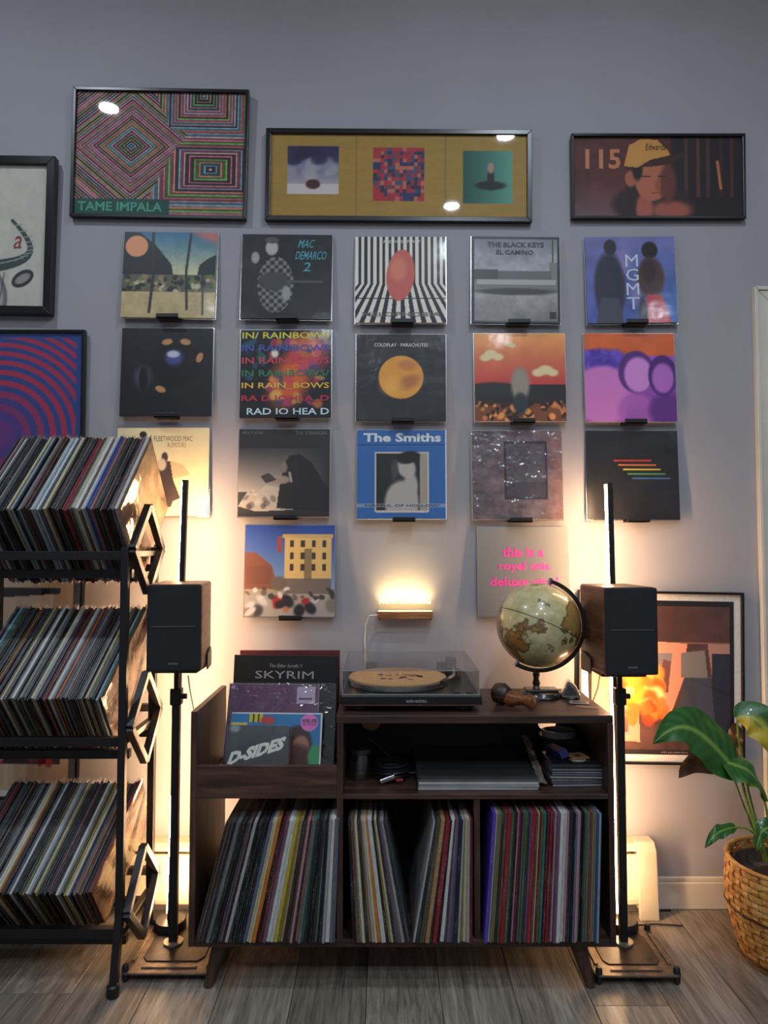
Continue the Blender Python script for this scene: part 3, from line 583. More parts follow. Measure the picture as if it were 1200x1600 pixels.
# back panel of the right part with two round cable holes, open at the bin side
bp = bmesh.new(); BX0, BX1, BZ0, BZ1 = xm1 + BT / 2, cxr - BT, zb1, ztp - TT
holes = []
for hx in (P(580, 1128, YB).x, P(854, 1128, YB).x): holes.append((hx, P(580, 1126, YB).z, .030))
def panel_with_holes():
    mb = MB(); y0, y1 = YB - .006, YB; zc = holes[0][1]; rr = holes[0][2]; s_ = rr * 1.3
    xs = [BX0, holes[0][0] - s_, holes[0][0] + s_, holes[1][0] - s_, holes[1][0] + s_, BX1]
    zt = min(BZ1, zc + s_)
    mb.box((BX0, y0, BZ0), (BX1, y1, zc - s_))
    for a, b in ((0, 1), (2, 3), (4, 5)): mb.box((xs[a], y0, zc - s_), (xs[b], y1, BZ1))
    for hx, hz_, r_ in holes:
        n = 32; inn = []; out = []
        for k_ in range(n):
            a = 2 * math.pi * k_ / n; c_, s2 = math.cos(a), math.sin(a); m_ = max(abs(c_), abs(s2))
            inn.append((hx + r_ * c_, hz_ + r_ * s2)); out.append((hx + s_ * c_ / m_, hz_ + s_ * s2 / m_))
        for y, flip in ((y0, 0), (y1, 1)):
            vs = [(x, y, z) for x, z in inn + out]; fs = [(k_, (k_+1) % n, n+(k_+1) % n, n+k_) for k_ in range(n)]
            mb.add(vs, fs if flip else [f[::-1] for f in fs])
        mb.add([(x, y0, z) for x, z in inn] + [(x, y1, z) for x, z in inn], [(k_, (k_+1) % n, n+(k_+1) % n, n+k_) for k_ in range(n)])
        if BZ1 > zc + s_: mb.box((hx - s_, y0, zc + s_), (hx + s_, y1, BZ1))
    return mb
loc(panel_with_holes(), CONS).build('back_panel', mat('console_back', (44, 33, 29), .7, 0, 30, .15), CONS)
for fx, fy, dx, dy in ((P(342,1480,YF).x, YF + .05, -.035, -.02), (P(909,1480,YF).x, YF + .05, .03, -.02), (P(342,1480,YF).x, YB - .06, -.03, .02), (P(909,1480,YF).x, YB - .06, .03, .02), (P(622,1480,-.2).x, -.2, 0, 0)):
    loc(MB().tube([(fx, fy, zb0), (fx + dx, fy + dy, 0)], [.024, .012], 14), CONS).build('leg', M['walnut_z'], CONS)

# ---------------------------------------------------------------- records
k = NT('record_spine'); oi = k.n('ShaderNodeObjectInfo'); tc = k.n('ShaderNodeTexCoord')
mp = k.n('ShaderNodeMapping'); mp.inputs['Scale'].default_value = (6, 60, 60); k.l(tc.outputs['Object'], mp.inputs[0])
av = k.n('ShaderNodeVectorMath', operation='ADD'); sc_ = k.n('ShaderNodeMath', operation='MULTIPLY'); sc_.inputs[1].default_value = 97
k.l(oi.outputs['Random'], sc_.inputs[0]); cb3 = k.n('ShaderNodeCombineXYZ')
for i in range(3): k.l(sc_.outputs[0], cb3.inputs[i])
k.l(mp.outputs[0], av.inputs[0]); k.l(cb3.outputs[0], av.inputs[1])
nz = k.noise(av.outputs[0], 3.0, 3, .6); nz2 = k.noise(av.outputs[0], .18, 2)
mk = k.n('ShaderNodeMath', operation='MULTIPLY'); g1 = k.ramp(nz, [(.56, (0, 0, 0)), (.6, (255, 255, 255))]); g2 = k.ramp(nz2, [(.52, (0, 0, 0)), (.58, (255, 255, 255))])
k.l(g1, mk.inputs[0]); k.l(g2, mk.inputs[1])
iv = k.n('ShaderNodeInvert'); k.l(oi.outputs['Color'], iv.inputs['Color'])
mk2 = k.n('ShaderNodeMath', operation='MULTIPLY'); mk2.inputs[1].default_value = .28; k.l(mk.outputs[0], mk2.inputs[0])
dirty = k.ramp(k.noise(av.outputs[0], .9, 3), [(.3, (205, 205, 205)), (.7, (255, 255, 255))])
k.l(k.mix(1.0, k.mix(mk2.outputs[0], oi.outputs['Color'], iv.outputs[0]), dirty, 'MULTIPLY'), k.b.inputs['Base Color'])
k.b.inputs['Roughness'].default_value = .5; k.b.inputs['Coat Weight'].default_value = .1; k.b.inputs['Coat Roughness'].default_value = .3; k.b.inputs['Specular IOR Level'].default_value = .3
SPINE = k.m
NAMES = [('black',(24,23,25)),('charcoal',(44,43,46)),('dark grey',(66,65,68)),('grey',(112,110,110)),('light grey',(160,158,156)),('white',(206,206,202)),('cream',(192,182,146)),('tan',(160,126,84)),('orange',(196,118,44)),('red',(142,36,46)),('maroon',(100,32,44)),('pink',(186,130,140)),('mauve',(110,84,104)),('purple',(84,64,170)),('blue',(52,92,140)),('slate blue',(84,100,124)),('navy',(36,38,58)),('teal',(48,120,104)),('green',(70,92,62)),('olive',(126,122,66)),('yellow',(188,164,48)),('brown',(92,66,48)),('pale blue',(150,172,186))]
CN = dict(NAMES)
def spine_mesh(L):
    mb = MB(); h_ = .5; c_ = .22
    sec = [(-h_, c_ * .006), (-h_ + .18, 0), (h_ - .18, 0), (h_, c_ * .006)]
    # a square sleeve, thickness along x, spine edge rounded, at y=0 and z=0
    y0 = z0 = 0.0; e = .0012
    vs = [(-h_+.2, y0, e*2), (h_-.2, y0, e*2), (h_, e, e*2), (-h_, e, e*2),
          (-h_+.2, e*2, z0), (h_-.2, e*2, z0)]
    lo = [(-h_, e, e), (h_, e, e), (h_, L, e), (-h_, L, e)]
    hi = [(-h_, e, L), (h_, e, L), (h_, L, L), (-h_, L, L)]
    inn_z = [(-h_+.2, e, 0), (h_-.2, e, 0), (h_-.2, L, 0), (-h_+.2, L, 0)]
    inn_y = [(-h_+.2, 0, e), (h_-.2, 0, e), (h_-.2, 0, L), (-h_+.2, 0, L)]
    V = lo + hi + inn_z + inn_y
    F_ = [(3, 2, 6, 7), (4, 5, 6, 7), (0, 3, 7, 4), (1, 5, 6, 2),
          (8, 11, 10, 9), (0, 8, 11, 3)[::-1], (1, 2, 10, 9), (2, 3, 11, 10),
          (12, 13, 14, 15), (0, 12, 15, 4), (1, 5, 14, 13), (4, 15, 14, 5), (0, 8, 12), (1, 13, 9), (8, 9, 13, 12)]
    mb.add(V, F_); me = bpy.data.meshes.new('record'); me.from_pydata(mb.v, [], mb.f); me.update()
    bm = bmesh.new(); bm.from_mesh(me); bmesh.ops.recalc_face_normals(bm, faces=bm.faces); bm.to_mesh(me); bm.free()
    me.materials.append(SPINE); return me
def basis(x, y, z, loc_, t=1.0):
    m_ = Matrix.Identity(4)
    for i, a in enumerate((x * t, y, z)): m_[0][i], m_[1][i], m_[2][i] = a
    m_.translation = loc_; return m_
# rack tiers: squares standing on a corner
LR = .30; ME_R = spine_mesh(LR)
fm_ = MB().box((.3, -.001, .004), (.5, LR + .008, LR - .01)); filmR = bpy.data.meshes.new('outer_sleeve'); 
vs = [(.42, .004, .004), (.42, LR - .012, .004), (.42, LR + .016, .003), (.42, LR + .004, .02), (.42, LR + .002, LR), (.42, .02, LR + .003), (.42, .0, LR + .008), (.42, .004, LR - .02)]
filmR.from_pydata(vs + [(.5, y, z) for _, y, z in vs], [], [tuple(range(8)), tuple(range(8, 16))[::-1]] + [(i, i + 8, (i + 1) % 8 + 8, (i + 1) % 8) for i in range(8)]); filmR.update(); filmR.materials.append(M['film_pale'])
SEQ1 = 'white|grey|pink|dark grey|charcoal|black|maroon|grey|charcoal|green|maroon|pink|blue|purple|pale blue|white|tan|white|cream|grey|brown|red|red|charcoal|dark grey|grey|brown|charcoal|black|tan|cream|slate blue|white|pale blue|white|charcoal|brown|maroon|grey|light grey|slate blue|black|pale blue|tan|cream|black|charcoal|black|dark grey|grey|light grey|black|charcoal|dark grey|black|grey'.split('|')
SEQ2 = 'teal|pale blue|charcoal|grey|olive|cream|black|light grey|grey|charcoal|black|black|dark grey|mauve|light grey|grey|slate blue|maroon|orange|mauve|light grey|white|green|red|black|charcoal|maroon|pale blue|cream|black|black|charcoal|grey|light grey|green|dark grey|white|light grey|black|grey|tan|white|olive|charcoal|slate blue|black|maroon|yellow|brown|charcoal|grey|dark grey|black|green|charcoal|grey'.split('|')
SEQ3 = 'red|brown|charcoal|black|grey|maroon|tan|grey|mauve|charcoal|white|yellow|green|light grey|white|charcoal|black|maroon|mauve|black|charcoal|navy|black|olive|cream|grey|pale blue|white|olive|charcoal|dark grey|black|black|charcoal|white|slate blue|black|charcoal|brown|orange|cream|white|grey|charcoal|black|light grey|grey|dark grey|black|brown|grey|charcoal|black|grey|dark grey|charcoal'.split('|')
YFR = -.44; f1_, f2_, f3_ = P(184, 795, YFR), P(157, 1092, YFR), P(142, 1397, YFR)
TIERS = [('top', f1_.z, f1_.x, .014, SEQ1), ('middle', f2_.z, f2_.x, .042, SEQ2), ('bottom', f3_.z, f3_.x, .056, SEQ3)]
for tn, zf, xr, dx, seq in TIERS:
    e1 = Vector((dx, .200, .216)).normalized(); e2 = Vector((-dx * .9, .216, -.200)); e2 = (e2 - e1 * e2.dot(e1)).normalized(); ex = e1.cross(e2)
    if ex.x < 0: ex = -ex
    x = xr; i = 0; q = random.Random(tn)
    while x > -1.125 and i < 60:
        t = .0050 + .0030 * q.random() ** 2; cn = seq[i % len(seq)]; c = CN[cn]
        if cn in ('red', 'white', 'cream'): t += .002
        j1, j2 = q.uniform(-.005, .005), q.uniform(-.003, .005)
        o = bpy.data.objects.new('record', ME_R); COL.objects.link(o)
        tw = q.uniform(-.003, .003); f1 = (e1 + ex * tw).normalized()
        o.matrix_world = basis(ex, f1, e2, Vector((x - t / 2, YFR, zf)) + e1 * j1 + e2 * j2, t * .93)
        vv = q.uniform(.85, 1.15); o.color = tuple(np.clip(lin(c) * vv * (.9 if sum(c) > 480 else .62), 0, 1)) + (1,)
        tag(o, '%s-spined record, %s from the right in the %s rack tier' % (cn, ordinal(i + 1), tn), 'record', 'records in the %s rack tier' % tn)
        fo = bpy.data.objects.new('outer_sleeve', filmR); COL.objects.link(fo); fo.parent = o
        if i == 0:
            MB().add([(.52, 0, 0), (.52, LR+.01, 0), (.52, LR+.01, LR), (.52, 0, LR), (.9, .01, .01), (.9, LR, .01), (.9, LR, LR-.01), (.9, .01, LR-.01)], [(0,1,2,3),(7,6,5,4),(0,4,5,1),(1,5,6,2),(2,6,7,3),(3,7,4,0)]).build('plastic_wrap', mat('wrap_' + tn, (112, 92, 74), .14, 0, 14, .35, 26, .9, (.006, 1, 1)), o)
        x -= t; i += 1
# the rack
XR, XL = -.692, -1.16
RACK = tag(empty('record_rack', ((XR + XL) / 2, -.30, 0)), 'three-tier black metal record rack with diamond side brackets', 'rack'); bw = .02
def rk(name, mb, bevel=.0015): return loc(mb, RACK).build(name, M['black_metal'], RACK, bevel)
DC = [(-.285, P(222, 858, -.285).z), (-.285, P(220, 1120, -.285).z), (-.285, P(208, 1392, -.285).z)]; HD = .122
for X_, sg in ((XR, 1), (XL, -1)):
    rk('front_post', MB().bar((X_, -.405, DC[2][1] - .02), (X_, -.405, DC[0][1] + .005), bw, bw, (0, 1, 0)))
    rk('rear_post', MB().bar((X_, -.165, DC[2][1]), (X_, -.165, DC[0][1] + .005), bw, bw, (0, 1, 0)))
    rk('front_foot', MB().bar((X_, -.405, DC[2][1]), (X_, -.440, .02), bw, bw, (0, 1, 0)))
    rk('rear_foot', MB().bar((X_, -.165, DC[2][1]), (X_, -.15, .02), bw, bw, (0, 1, 0)))
    for fy in (-.443, -.149): rk('foot_cap', MB().lathe([(.013, 0), (.016, .004), (.016, .028), (.012, .032)], (X_, fy, 0), 14), 0)
    for yc, zc in DC:
        mb = MB(); xo = X_ + sg * bw * .95; pts = [(xo, yc - HD, zc), (xo, yc, zc + HD), (xo, yc + HD, zc), (xo, yc, zc - HD)]
        for a in range(4): mb.bar(pts[a], pts[(a + 1) % 4], .02, .02, (1, 0, 0))
        br = rk('side_bracket', mb)
for (yc, zc), (tn, zf, *_) in zip(DC, TIERS):
    for ry, rz, hh in ((-.385, zf - .124, .024), (-.318, zf - .176, .024), (-.142, zf - .165, .022), (-.075, zf - .105, .022)):
        rk('rail', MB().box((XL + bw / 2, ry - .011, rz - hh / 2), (XR - bw / 2, ry + .011, rz + hh / 2)))
    for ry in (-.13,):
        rk('cross_bar', MB().box((XR - bw / 2, -.395, zf - .128), (XR + bw / 2, -.175, zf - .112)))

# records in the console
LC = .310; ME_C = spine_mesh(LC); YR = -.447
def row(name, seq, x0, x1, a0, a1, group):
    n = len(seq); q = random.Random(name); ths = [.6 + .7 * q.random() + (.5 if s_ in ('white', 'orange', 'purple', 'red') else 0) for s_ in seq]; tot = sum(ths); acc = 0
    X0 = P(x0, 1472, YR).x; X1 = P(x1, 1472, YR).x
    for i, cn in enumerate(seq):
        t = (X1 - X0) * ths[i] / tot; x = X0 + (X1 - X0) * (acc + ths[i] / 2) / tot; acc += ths[i]; a = R(a0 + (a1 - a0) * (i / max(1, n - 1)) ** (1.8 if a0 > 12 else 1))
        zx = Vector((math.sin(a), 0, math.cos(a))); xx = Vector((math.cos(a), 0, -math.sin(a)))
        o = bpy.data.objects.new('record', ME_C); COL.objects.link(o)
        zx = zx * (1.05 if name == 'right compartment' else 1.0) * q.uniform(.993, 1.005)
        o.matrix_world = basis(xx, Vector((0, 1, 0)), zx, Vector((x, YR + q.uniform(-.004, .005), zb1 + abs(math.sin(a)) * t / 2 + .0005)), t * math.cos(a) * .94)
        o.color = tuple(np.clip(lin(CN[cn]) * q.uniform(.85, 1.15), 0, 1)) + (1,)
        tag(o, '%s-spined record, %s from the left in the %s' % (cn, ordinal(i + 1), name), 'record', group)
row('compartment under the bin', 'charcoal|brown|dark grey|charcoal|grey|charcoal|black|dark grey|mauve|black|light grey|black|charcoal|black|charcoal|black|slate blue|cream|cream|orange|black|maroon|mauve|white|white|yellow|olive|tan|charcoal|brown|pink|navy|tan|grey|teal|charcoal|black|black|charcoal|grey|black|navy|light grey|white|grey|slate blue'.split('|'), 303, 523, 14.5, 2.0, 'records in the compartment under the bin')
row('left-leaning stack of the middle compartment', 'black|brown|grey|cream|charcoal|tan|light grey|cream|orange|white|black|olive|cream|charcoal|grey|mauve|light grey|charcoal|dark grey'.split('|'), 551, 641, -2.5, -11, 'records leaning left in the middle compartment')
row('right-leaning stack of the middle compartment', 'light grey|charcoal|green|brown|tan|charcoal|red|black|white|dark grey|mauve|slate blue|charcoal|navy|light grey|olive|cream|light grey|maroon'.split('|'), 645, 738, 10, .5, 'records leaning right in the middle compartment')
row('right compartment', 'purple|cream|grey|olive|charcoal|brown|red|green|charcoal|black|pink|maroon|charcoal|grey|green|dark grey|mauve|red|brown|cream|maroon|olive|teal|black|maroon|red|charcoal|pink|mauve|white|white|pink|navy|charcoal|black|slate blue|pink|light grey|black|charcoal|green|grey|brown|tan|grey|blue|pale blue|charcoal'.split('|'), 756, 938, 4.5, 2.0, 'records in the right compartment')

# ---------------------------------------------------------------- sleeves in the console's bin
def bin_sleeve(name, label, cat, cs, Yt, Yb, th, cv, edge, lines=None, film=None, pm=None, zmin=None):
    Mx, w, h = plate(cs, Yt, Yb)
    z = Mx.col[2].to_3d()
    s = MB().box((-w/2, .0007, 0), (w/2, th, h)).build(name, edge, None, .0008); s.matrix_world = Mx; tag(s, label, cat)
    print_mesh('cover_print', cv, -w/2+.001, .001, w/2-.001, h-.001, 0, pm or PRINT, s)
    if lines: lettering(s, [(q[0], (q[1]-.5)*w, q[2]*h, (q[3]-.5)*w, q[4]*h) + tuple(q[5:]) for q in lines], -.0008)
    if film: MB().box((-w/2-.004, -.002, 0), (w/2+film, -.0014, h+.004)).build('outer_sleeve', M['film'], s)
    return s
bb_ = P(400, 1, -.2)
def px_bot(Y): return 850 + (CAMH - (zr0 + .013)) * F / (Y + DIST)   # picture row of the bin floor at depth Y
cv = Cv(60, 60, (84, 26, 32)); cv.mottle(6, .1, 2)
bin_sleeve('record_box', 'dark red record box standing at the back of the bin', 'record box', [(371,1016),(531,1016),(527,px_bot(-.125)),(372,px_bot(-.125))], -.09, -.125, .02, cv, mat('red_box', (92, 28, 34), .35))
cv = Cv(60, 60, (20, 20, 21)); cv.mottle(20, .1, 2); g = ink((150, 148, 144))
bin_sleeve('record_box', 'black boxed record set with thin silver title in the bin', 'record box', [(359,1022),(524,1026),(523,px_bot(-.165)),(360,px_bot(-.165))], -.125, -.165, .018, cv, mat('black_box', (18, 18, 19), .4),
           [('SKYRIM', .21, .77, .77, .845, g), ('The Elder Scrolls V', .34, .88, .66, .915, g, .15)])
cv = Cv(90, 90, (96, 46, 84)); cv.mottle(5, .08, 2); cv.rect(.76,.77,.96,.97,(190,168,190)); cv.rect(.78,.81,.93,.835,(60,40,70)); cv.rect(.78,.9,.94,.905,(120,100,130)); cv.ell(.04,.96,.025,.025,(200,150,190),.2)
bin_sleeve('record_sleeve', 'plum purple record sleeve with a pale price sticker in the bin', 'record sleeve', [(357,1067),(496,1070),(494,px_bot(-.27)),(346,px_bot(-.27))], -.19, -.27, .006, cv, edge_m, None, .05)
cv = Cv(110, 110, (44, 112, 160)); cv.rect(.2,.85,.34,1,(190,180,40)); cv.rect(.235,.85,.25,1,(40,40,40)); cv.rect(.29,.85,.305,1,(40,40,40)); cv.ell(.4,.88,.08,.07,(176,60,60),.4); cv.rect(0,.78,.18,.84,(200,180,90))
cv.ell(.74,.5,.16,.3,(58,40,36),.2); cv.ell(.78,.48,.09,.16,(150,100,76),.3); cv.ell(.7,.2,.26,.3,(70,36,32),.3); cv.ell(.94,.3,.08,.2,(60,140,90),.4); cv.ell(.86,.85,.095,.14,(206,110,176),.05); cv.rect(0,.985,1,1,(210,210,210)); cv.rect(.985,0,1,1,(210,210,210))
bin_sleeve('record_sleeve', 'blue record sleeve with a round pink sticker in the bin', 'record sleeve', [(360,1112),(504,1115),(499,px_bot(-.33)),(354,px_bot(-.33))], -.27, -.33, .006, cv, edge_m,
           [('ROYEL OTIS', .785, .84, .935, .9, ink((50, 20, 40)), 0, .03), ('PRATTS & PAIN', .79, .80, .93, .825, ink((60, 26, 50)))])
cv = Cv(80, 80, (38, 42, 48)); cv.grad(0, 1, (30, 33, 38), (66, 72, 78)); cv.ell(.1,.95,.08,.07,(150,160,160),.8)
bin_sleeve('record_sleeve', 'small dark record sleeve with slanted white title at the bin front', 'record sleeve', [(359,1132),(456,1135),(447,px_bot(-.39)),(350,px_bot(-.39))], -.34, -.39, .004, cv, dark_edge,
           [('D-SIDES', .05, .44, .93, .68, ink((226, 226, 210)), .3, .06, .3)], .004, PRINT)

# ---------------------------------------------------------------- speakers, stands, LED lamps
def speaker(label, corners, Y, side, toe):
    # corners: front face TL, BR in the photograph at depth Y
    tl, br = P(*corners[0], Y), P(*corners[1], Y); w = (br.x - tl.x) / math.cos(toe); h = tl.z - br.z; dep = .19
    e = tag(empty('speaker', ((tl.x + br.x) / 2, Y + .1, br.z)), label, 'speaker'); e.rotation_euler = (0, 0, toe)
    cab = MB().box((-w/2, -.09, 0), (w/2, -.09 + dep, h)).build('cabinet', M['walnut_red'], e, .008, 3)
    g_ = MB().box((-w/2+.001, -.103, .001), (w/2-.001, -.0905, h-.001)).build('grille', M['grille'], e, .006, 3)
    MB().box((-w/2+.014, -.1045, h*.515), (w/2-.014, -.1028, h*.522)).build('silver_line', M['chrome'], g_)
    tw = .026; lettering(g_, [('EDIFIER', -tw/2 if side < 0 else -.012, h*.085, tw/2 if side < 0 else .014, h*.105, ink((140, 140, 140)))], -.1036)
    return e, w, h
def stand(label, px_pole_top, px_pole_bot, base_px, zt, Yc, side, sw):
    # base_px: front-left, front-right floor corners in the photograph
    fl, fr = P(*base_px[0], 0), P(*base_px[1], 0)
    def floor_pt(px, py): d = ray(px, py); t = -CAMH / d.z; return Vector((0, -DIST, CAMH)) + d * t
    a, b = floor_pt(*base_px[0]), floor_pt(*base_px[1]); w = abs(b.x - a.x); yf = (a.y + b.y) / 2; cx = (a.x + b.x) / 2; d = w * 1.02; cy = yf + d / 2
    e = tag(empty('speaker_stand', (cx, cy, 0)), label, 'speaker stand')
    bz = .028
    base = MB().prism([(-w/2+.012,-d/2),(w/2-.012,-d/2),(w/2,-d/2+.012),(w/2,d/2-.012),(w/2-.012,d/2),(-w/2+.012,d/2),(-w/2,d/2-.012),(-w/2,-d/2+.012)], bz-.006, bz).build('base_plate', M['steel'], e, .002)
    MB().prism([(-w*.28,-d*.3),(w*.28,-d*.3),(w*.34,-d*.22),(w*.34,d*.28),(w*.28,d*.36),(-w*.28,d*.36),(-w*.34,d*.28),(-w*.34,-d*.22)], bz, bz+.003).build('raised_panel', mat('panel_dark', (48, 42, 38), .45, .6, 50, .2), base, .002)
    for r_ in ((-w*.3,-d*.42,w*.3,-d*.385), (-w*.45,-d*.3,-w*.41,d*.34), (w*.41,-d*.3,w*.45,d*.34)):
        MB().box((r_[0], r_[1], bz), (r_[2], r_[3], bz+.004)).build('rib', M['steel'], base, .0015)
    for sx in (-1, 1):
        for sy in (-1, 1): MB().lathe([(.004,0),(.009,.006),(.009,bz+.012),(.006,bz+.016),(0.0001,bz+.016)], (sx*(w/2-.012), sy*(d/2-.012), 0), 12).build('spike_foot', M['black_metal'], e)
    pc = floor_pt(*px_pole_bot); px_, py_ = pc.x - cx, pc.y - cy
    tx = P(*px_pole_top, pc.y).x - cx; px_ = tx = (px_ + tx) / 2
    MB().lathe([(.0001,bz+.002),(.027,bz+.002),(.027,bz+.008),(.0001,bz+.009)], (px_, py_, 0), 24).build('collar_plate', mat('collar_grey', (150, 138, 120), .4, .4), e)
    zc = P(*px_pole_top, pc.y).z
    MB().bar((px_, py_, bz), (px_, py_, zc - .035), .022, .022).build('lower_pole', M['black_metal'], e, .003)
    MB().bar((px_, py_, zc - .06), (px_, py_, zt - .012), .014, .014).build('upper_pole', M['black_metal'], e, .002)
    cl = MB().bar((px_, py_, zc - .06), (px_, py_, zc - .012), .032, .03).build('clamp', M['black_plastic'], e, .004)
    MB().lathe([(.0001,0),(.008,0),(.008,.014),(.0001,.014)], (px_ + .015, py_, zc - .036), 12, Matrix.Rotation(R(90), 3, 'Y')).build('knob', M['black_plastic'], cl)
    ty = Yc - cy
    MB().box((sw[0] - cx, ty - .06, zt - .011), (sw[1] - cx, ty + .06, zt - .001)).build('top_plate', M['black_metal'], e, .002)
    return e
YS = -.36
sp, w1, h1 = speaker('black-fronted speaker on the stand beside the record rack', [(225, 913), (306, 1050)], YS, -1, R(6))
sr, w2, h2 = speaker('black-fronted speaker with brown sides on the stand beside the globe', [(940, 918), (1027, 1056)], YS, 1, R(4))
zl, zr = sp.location.z, sr.location.z
sl = stand('black speaker stand with square base plate beside the record rack', (276, 1068), (271, 1490), [(186, 1538), (333, 1538)], zl, YS + .1, -1, (sp.location.x - .06, sp.location.x + .065))
sR = stand('black speaker stand with square base plate between console and plant', (968, 1068), (974, 1490), [(931, 1542), (1068, 1542)], zr, YS + .1, 1, (sr.location.x - .065, sr.location.x + .06))
for st_, spk, sg, wz in ((sl, sp, 1, w1), (sR, sr, -1, w2)):
    ca, sa = math.cos(spk.rotation_euler.z), math.sin(spk.rotation_euler.z); lx, ly = sg * (wz / 2 + .0035), .03
    x = spk.location.x - st_.location.x + ca * lx - sa * ly; yy = spk.location.y - st_.location.y + sa * lx + ca * ly; z = spk.location.z
    MB().prism([(-.03, -.012), (.05, -.012), (.05, .03), (.035, .045), (-.03, .03)], -.002, .002, Matrix(((-sa,0,ca,x),(ca,0,sa,yy),(0,1,0,z),(0,0,0,1)))).build('side_clip', M['black_plastic'], st_, .001)
def led_lamp(label, base_px, top_px, ox=-.005):
    d = ray(*base_px); t = -CAMH / d.z; b = Vector((0, -DIST, CAMH)) + d * t; top = P(*top_px, b.y)
    e = tag(empty('led_floor_lamp', (b.x, b.y, 0)), label, 'floor lamp')
    MB().lathe([(.0001,0),(.044,0),(.046,.004),(.046,.046),(.042,.052),(.0001,.052)], (0,0,0), 36).build('base', M['black_plastic'], e)
    ax = Vector((top.x - b.x, 0, top.z - .05)); p0 = Vector((0, 0, .05)); p1 = p0 + ax
    MB().bar(p0, p1, .016, .016, (0, 1, 0)).build('pole', M['black_metal'], e, .001)
    o = Vector((ox, .0105, 0)); MB().bar(p0 + o + ax * .01, p1 + o - ax * .004, .012, .005, (0, 1, 0)).build('light_strip', M['led'], e)
    MB().tube([(.03, .035, .012), (.05, .05, .006), (.12, .06, .006), (.2, .05, .006)], .0025, 6).build('cord', M['black_plastic'], e)
    return e
led_lamp('slim black LED floor lamp glowing behind the speaker by the rack', (266, 1464), (290, 750), -.0085)
led_lamp('slim black LED floor lamp glowing behind the speaker by the globe', (972, 1464), (952, 754))
# speaker wire down to the floor
a = P(294, 1056, -.2); b = P(303, 1110, -.1)
tag(MB().tube([a, P(297, 1080, -.14), b, P(306, 1180, -.03), P(306, 1330, -.09)], .002, 6).build('speaker_wire', M['black_plastic']), 'thin black wire hanging from the speaker beside the console', 'wire')
a = P(938, 1052, -.2)
tag(MB().tube([a, P(934, 1075, -.16), P(925, 1100, -.1), P(922, 1160, -.005), P(930, 1330, -.09)], .002, 6).build('speaker_wire', mat('red_wire', (110, 30, 26), .5)), 'thin red wire hanging below the speaker beside the globe', 'wire')

# ---------------------------------------------------------------- acrylic lamp sign on the wall
c0, c1 = P(590, 967, -.045), P(676, 956, -.045); w = c1.x - c0.x; hb = c1.z - c0.z; cx = (c0.x + c1.x) / 2
SG = tag(empty('lit_sign', (cx, -.03, c0.z)), 'small glowing acrylic sign on a wooden base on the wall', 'lit sign')
MB().box((-w/2, -.018, 0), (w/2, .029, hb)).build('wooden_base', M['light_wood'], SG, .0015)
ha = P(600, 932, -.03).z - c1.z
MB().box((-w/2+.001, -.0025, hb), (w/2-.001, .0025, hb+ha)).build('acrylic_panel', M['acrylic'], SG)
LETM = emis('sign_glow', SIGN_COL, 5)
mb_ = MB(); lettering(SG, [('NOW SPINNING', -w/2+.006, hb+ha*.5, w/2-.006, hb+ha*.92, LETM, 0, -.004)], -.0031)
for z_ in (hb + .001, hb + ha - .0005): MB().box((-w/2+.001, -.0027, z_-.0004), (w/2-.001, .0027, z_+.0004)).build('lit_edge', LETM, SG)
MB().box((-w/2+.004, .010, hb), (w/2-.004, .016, hb+.0015)).build('led_strip', emis('sign_led', SIGN_COL, 6), SG)
for sx in (-1, 1): MB().lathe([(.003,-.004),(.003,0)], (sx*(w/2-.006), -.012, 0), 10).build('peg', M['black_plastic'], SG)
ld = bpy.data.lights.new('sign_light', 'AREA'); ld.shape = 'RECTANGLE'; ld.size = w*.9; ld.size_y = .012; ld.energy = SIGN_W; ld.color = SIGN_COL; ld.spread = R(100)
lo = bpy.data.objects.new('sign_light', ld); COL.objects.link(lo); lo.parent = SG; lo.location = (0, .012, hb+.004); lo.rotation_euler = (R(180 + 8), 0, 0)
pts = [P(590, 961, -.03), P(577, 962, -.03), P(572, 975, -.02), P(570, 1000, -.012), P(572, 1030, -.010), P(572, 1045, -.010), P(573, 1062, -.010)]
tag(MB().tube(pts, .0022, 6).build('sign_cord', M['cable_white']), 'thin white cord hanging from the lit sign behind the turntable', 'cord')

# ---------------------------------------------------------------- turntable
tx0, tx1 = P(531, 1090, -.40).x, P(753, 1090, -.40).x; tz = ztp; tw = tx1 - tx0; tcx = (tx0 + tx1) / 2; td = .352
TTb = tag(empty('turntable', (tcx, -.40 + td / 2, tz)), 'black turntable with a cork mat under a clear dust cover on the console', 'turntable')
for sx in (-1, 1):
    for sy in (-1, 1): MB().lathe([(.026,0),(.03,.004),(.03,.02),(.0001,.02)], (sx*(tw/2-.05), sy*(td/2-.05), 0), 20).build('foot', M['black_plastic'], TTb)
z0, z1 = .018, .046
MB().box((-tw/2+.02, -td/2+.02, .009), (tw/2-.02, td/2-.02, z0)).build('under_tray', M['black_plastic'], TTb, .003)
pl = MB().box((-tw/2, -td/2, z0), (tw/2, td/2, z1)).build('plinth', mat('plinth_black', (24, 23, 25), .32, 0, 60, .1), TTb, .004)
lettering(pl, [('audio-technica', -.012, .027, .042, .036, ink((170, 170, 170)))], -td/2-.0006)
MB().box((-tw/2+.004, -td/2-.0005, z0+.001), (tw/2-.004, -td/2+.003, z0+.003)).build('trim_line', mat('bronze_trim', (120, 84, 70), .4, .5), pl)
pcx = P(621, 1066, -.22).x - tcx; pr = .144; pcy = -.012
MB().lathe([(.0001,z1),(pr-.012,z1),(pr,z1+.003),(pr,z1+.016),(pr-.003,z1+.018),(.0001,z1+.018)], (pcx,pcy,0), 56).build('platter', M['chrome'], TTb)
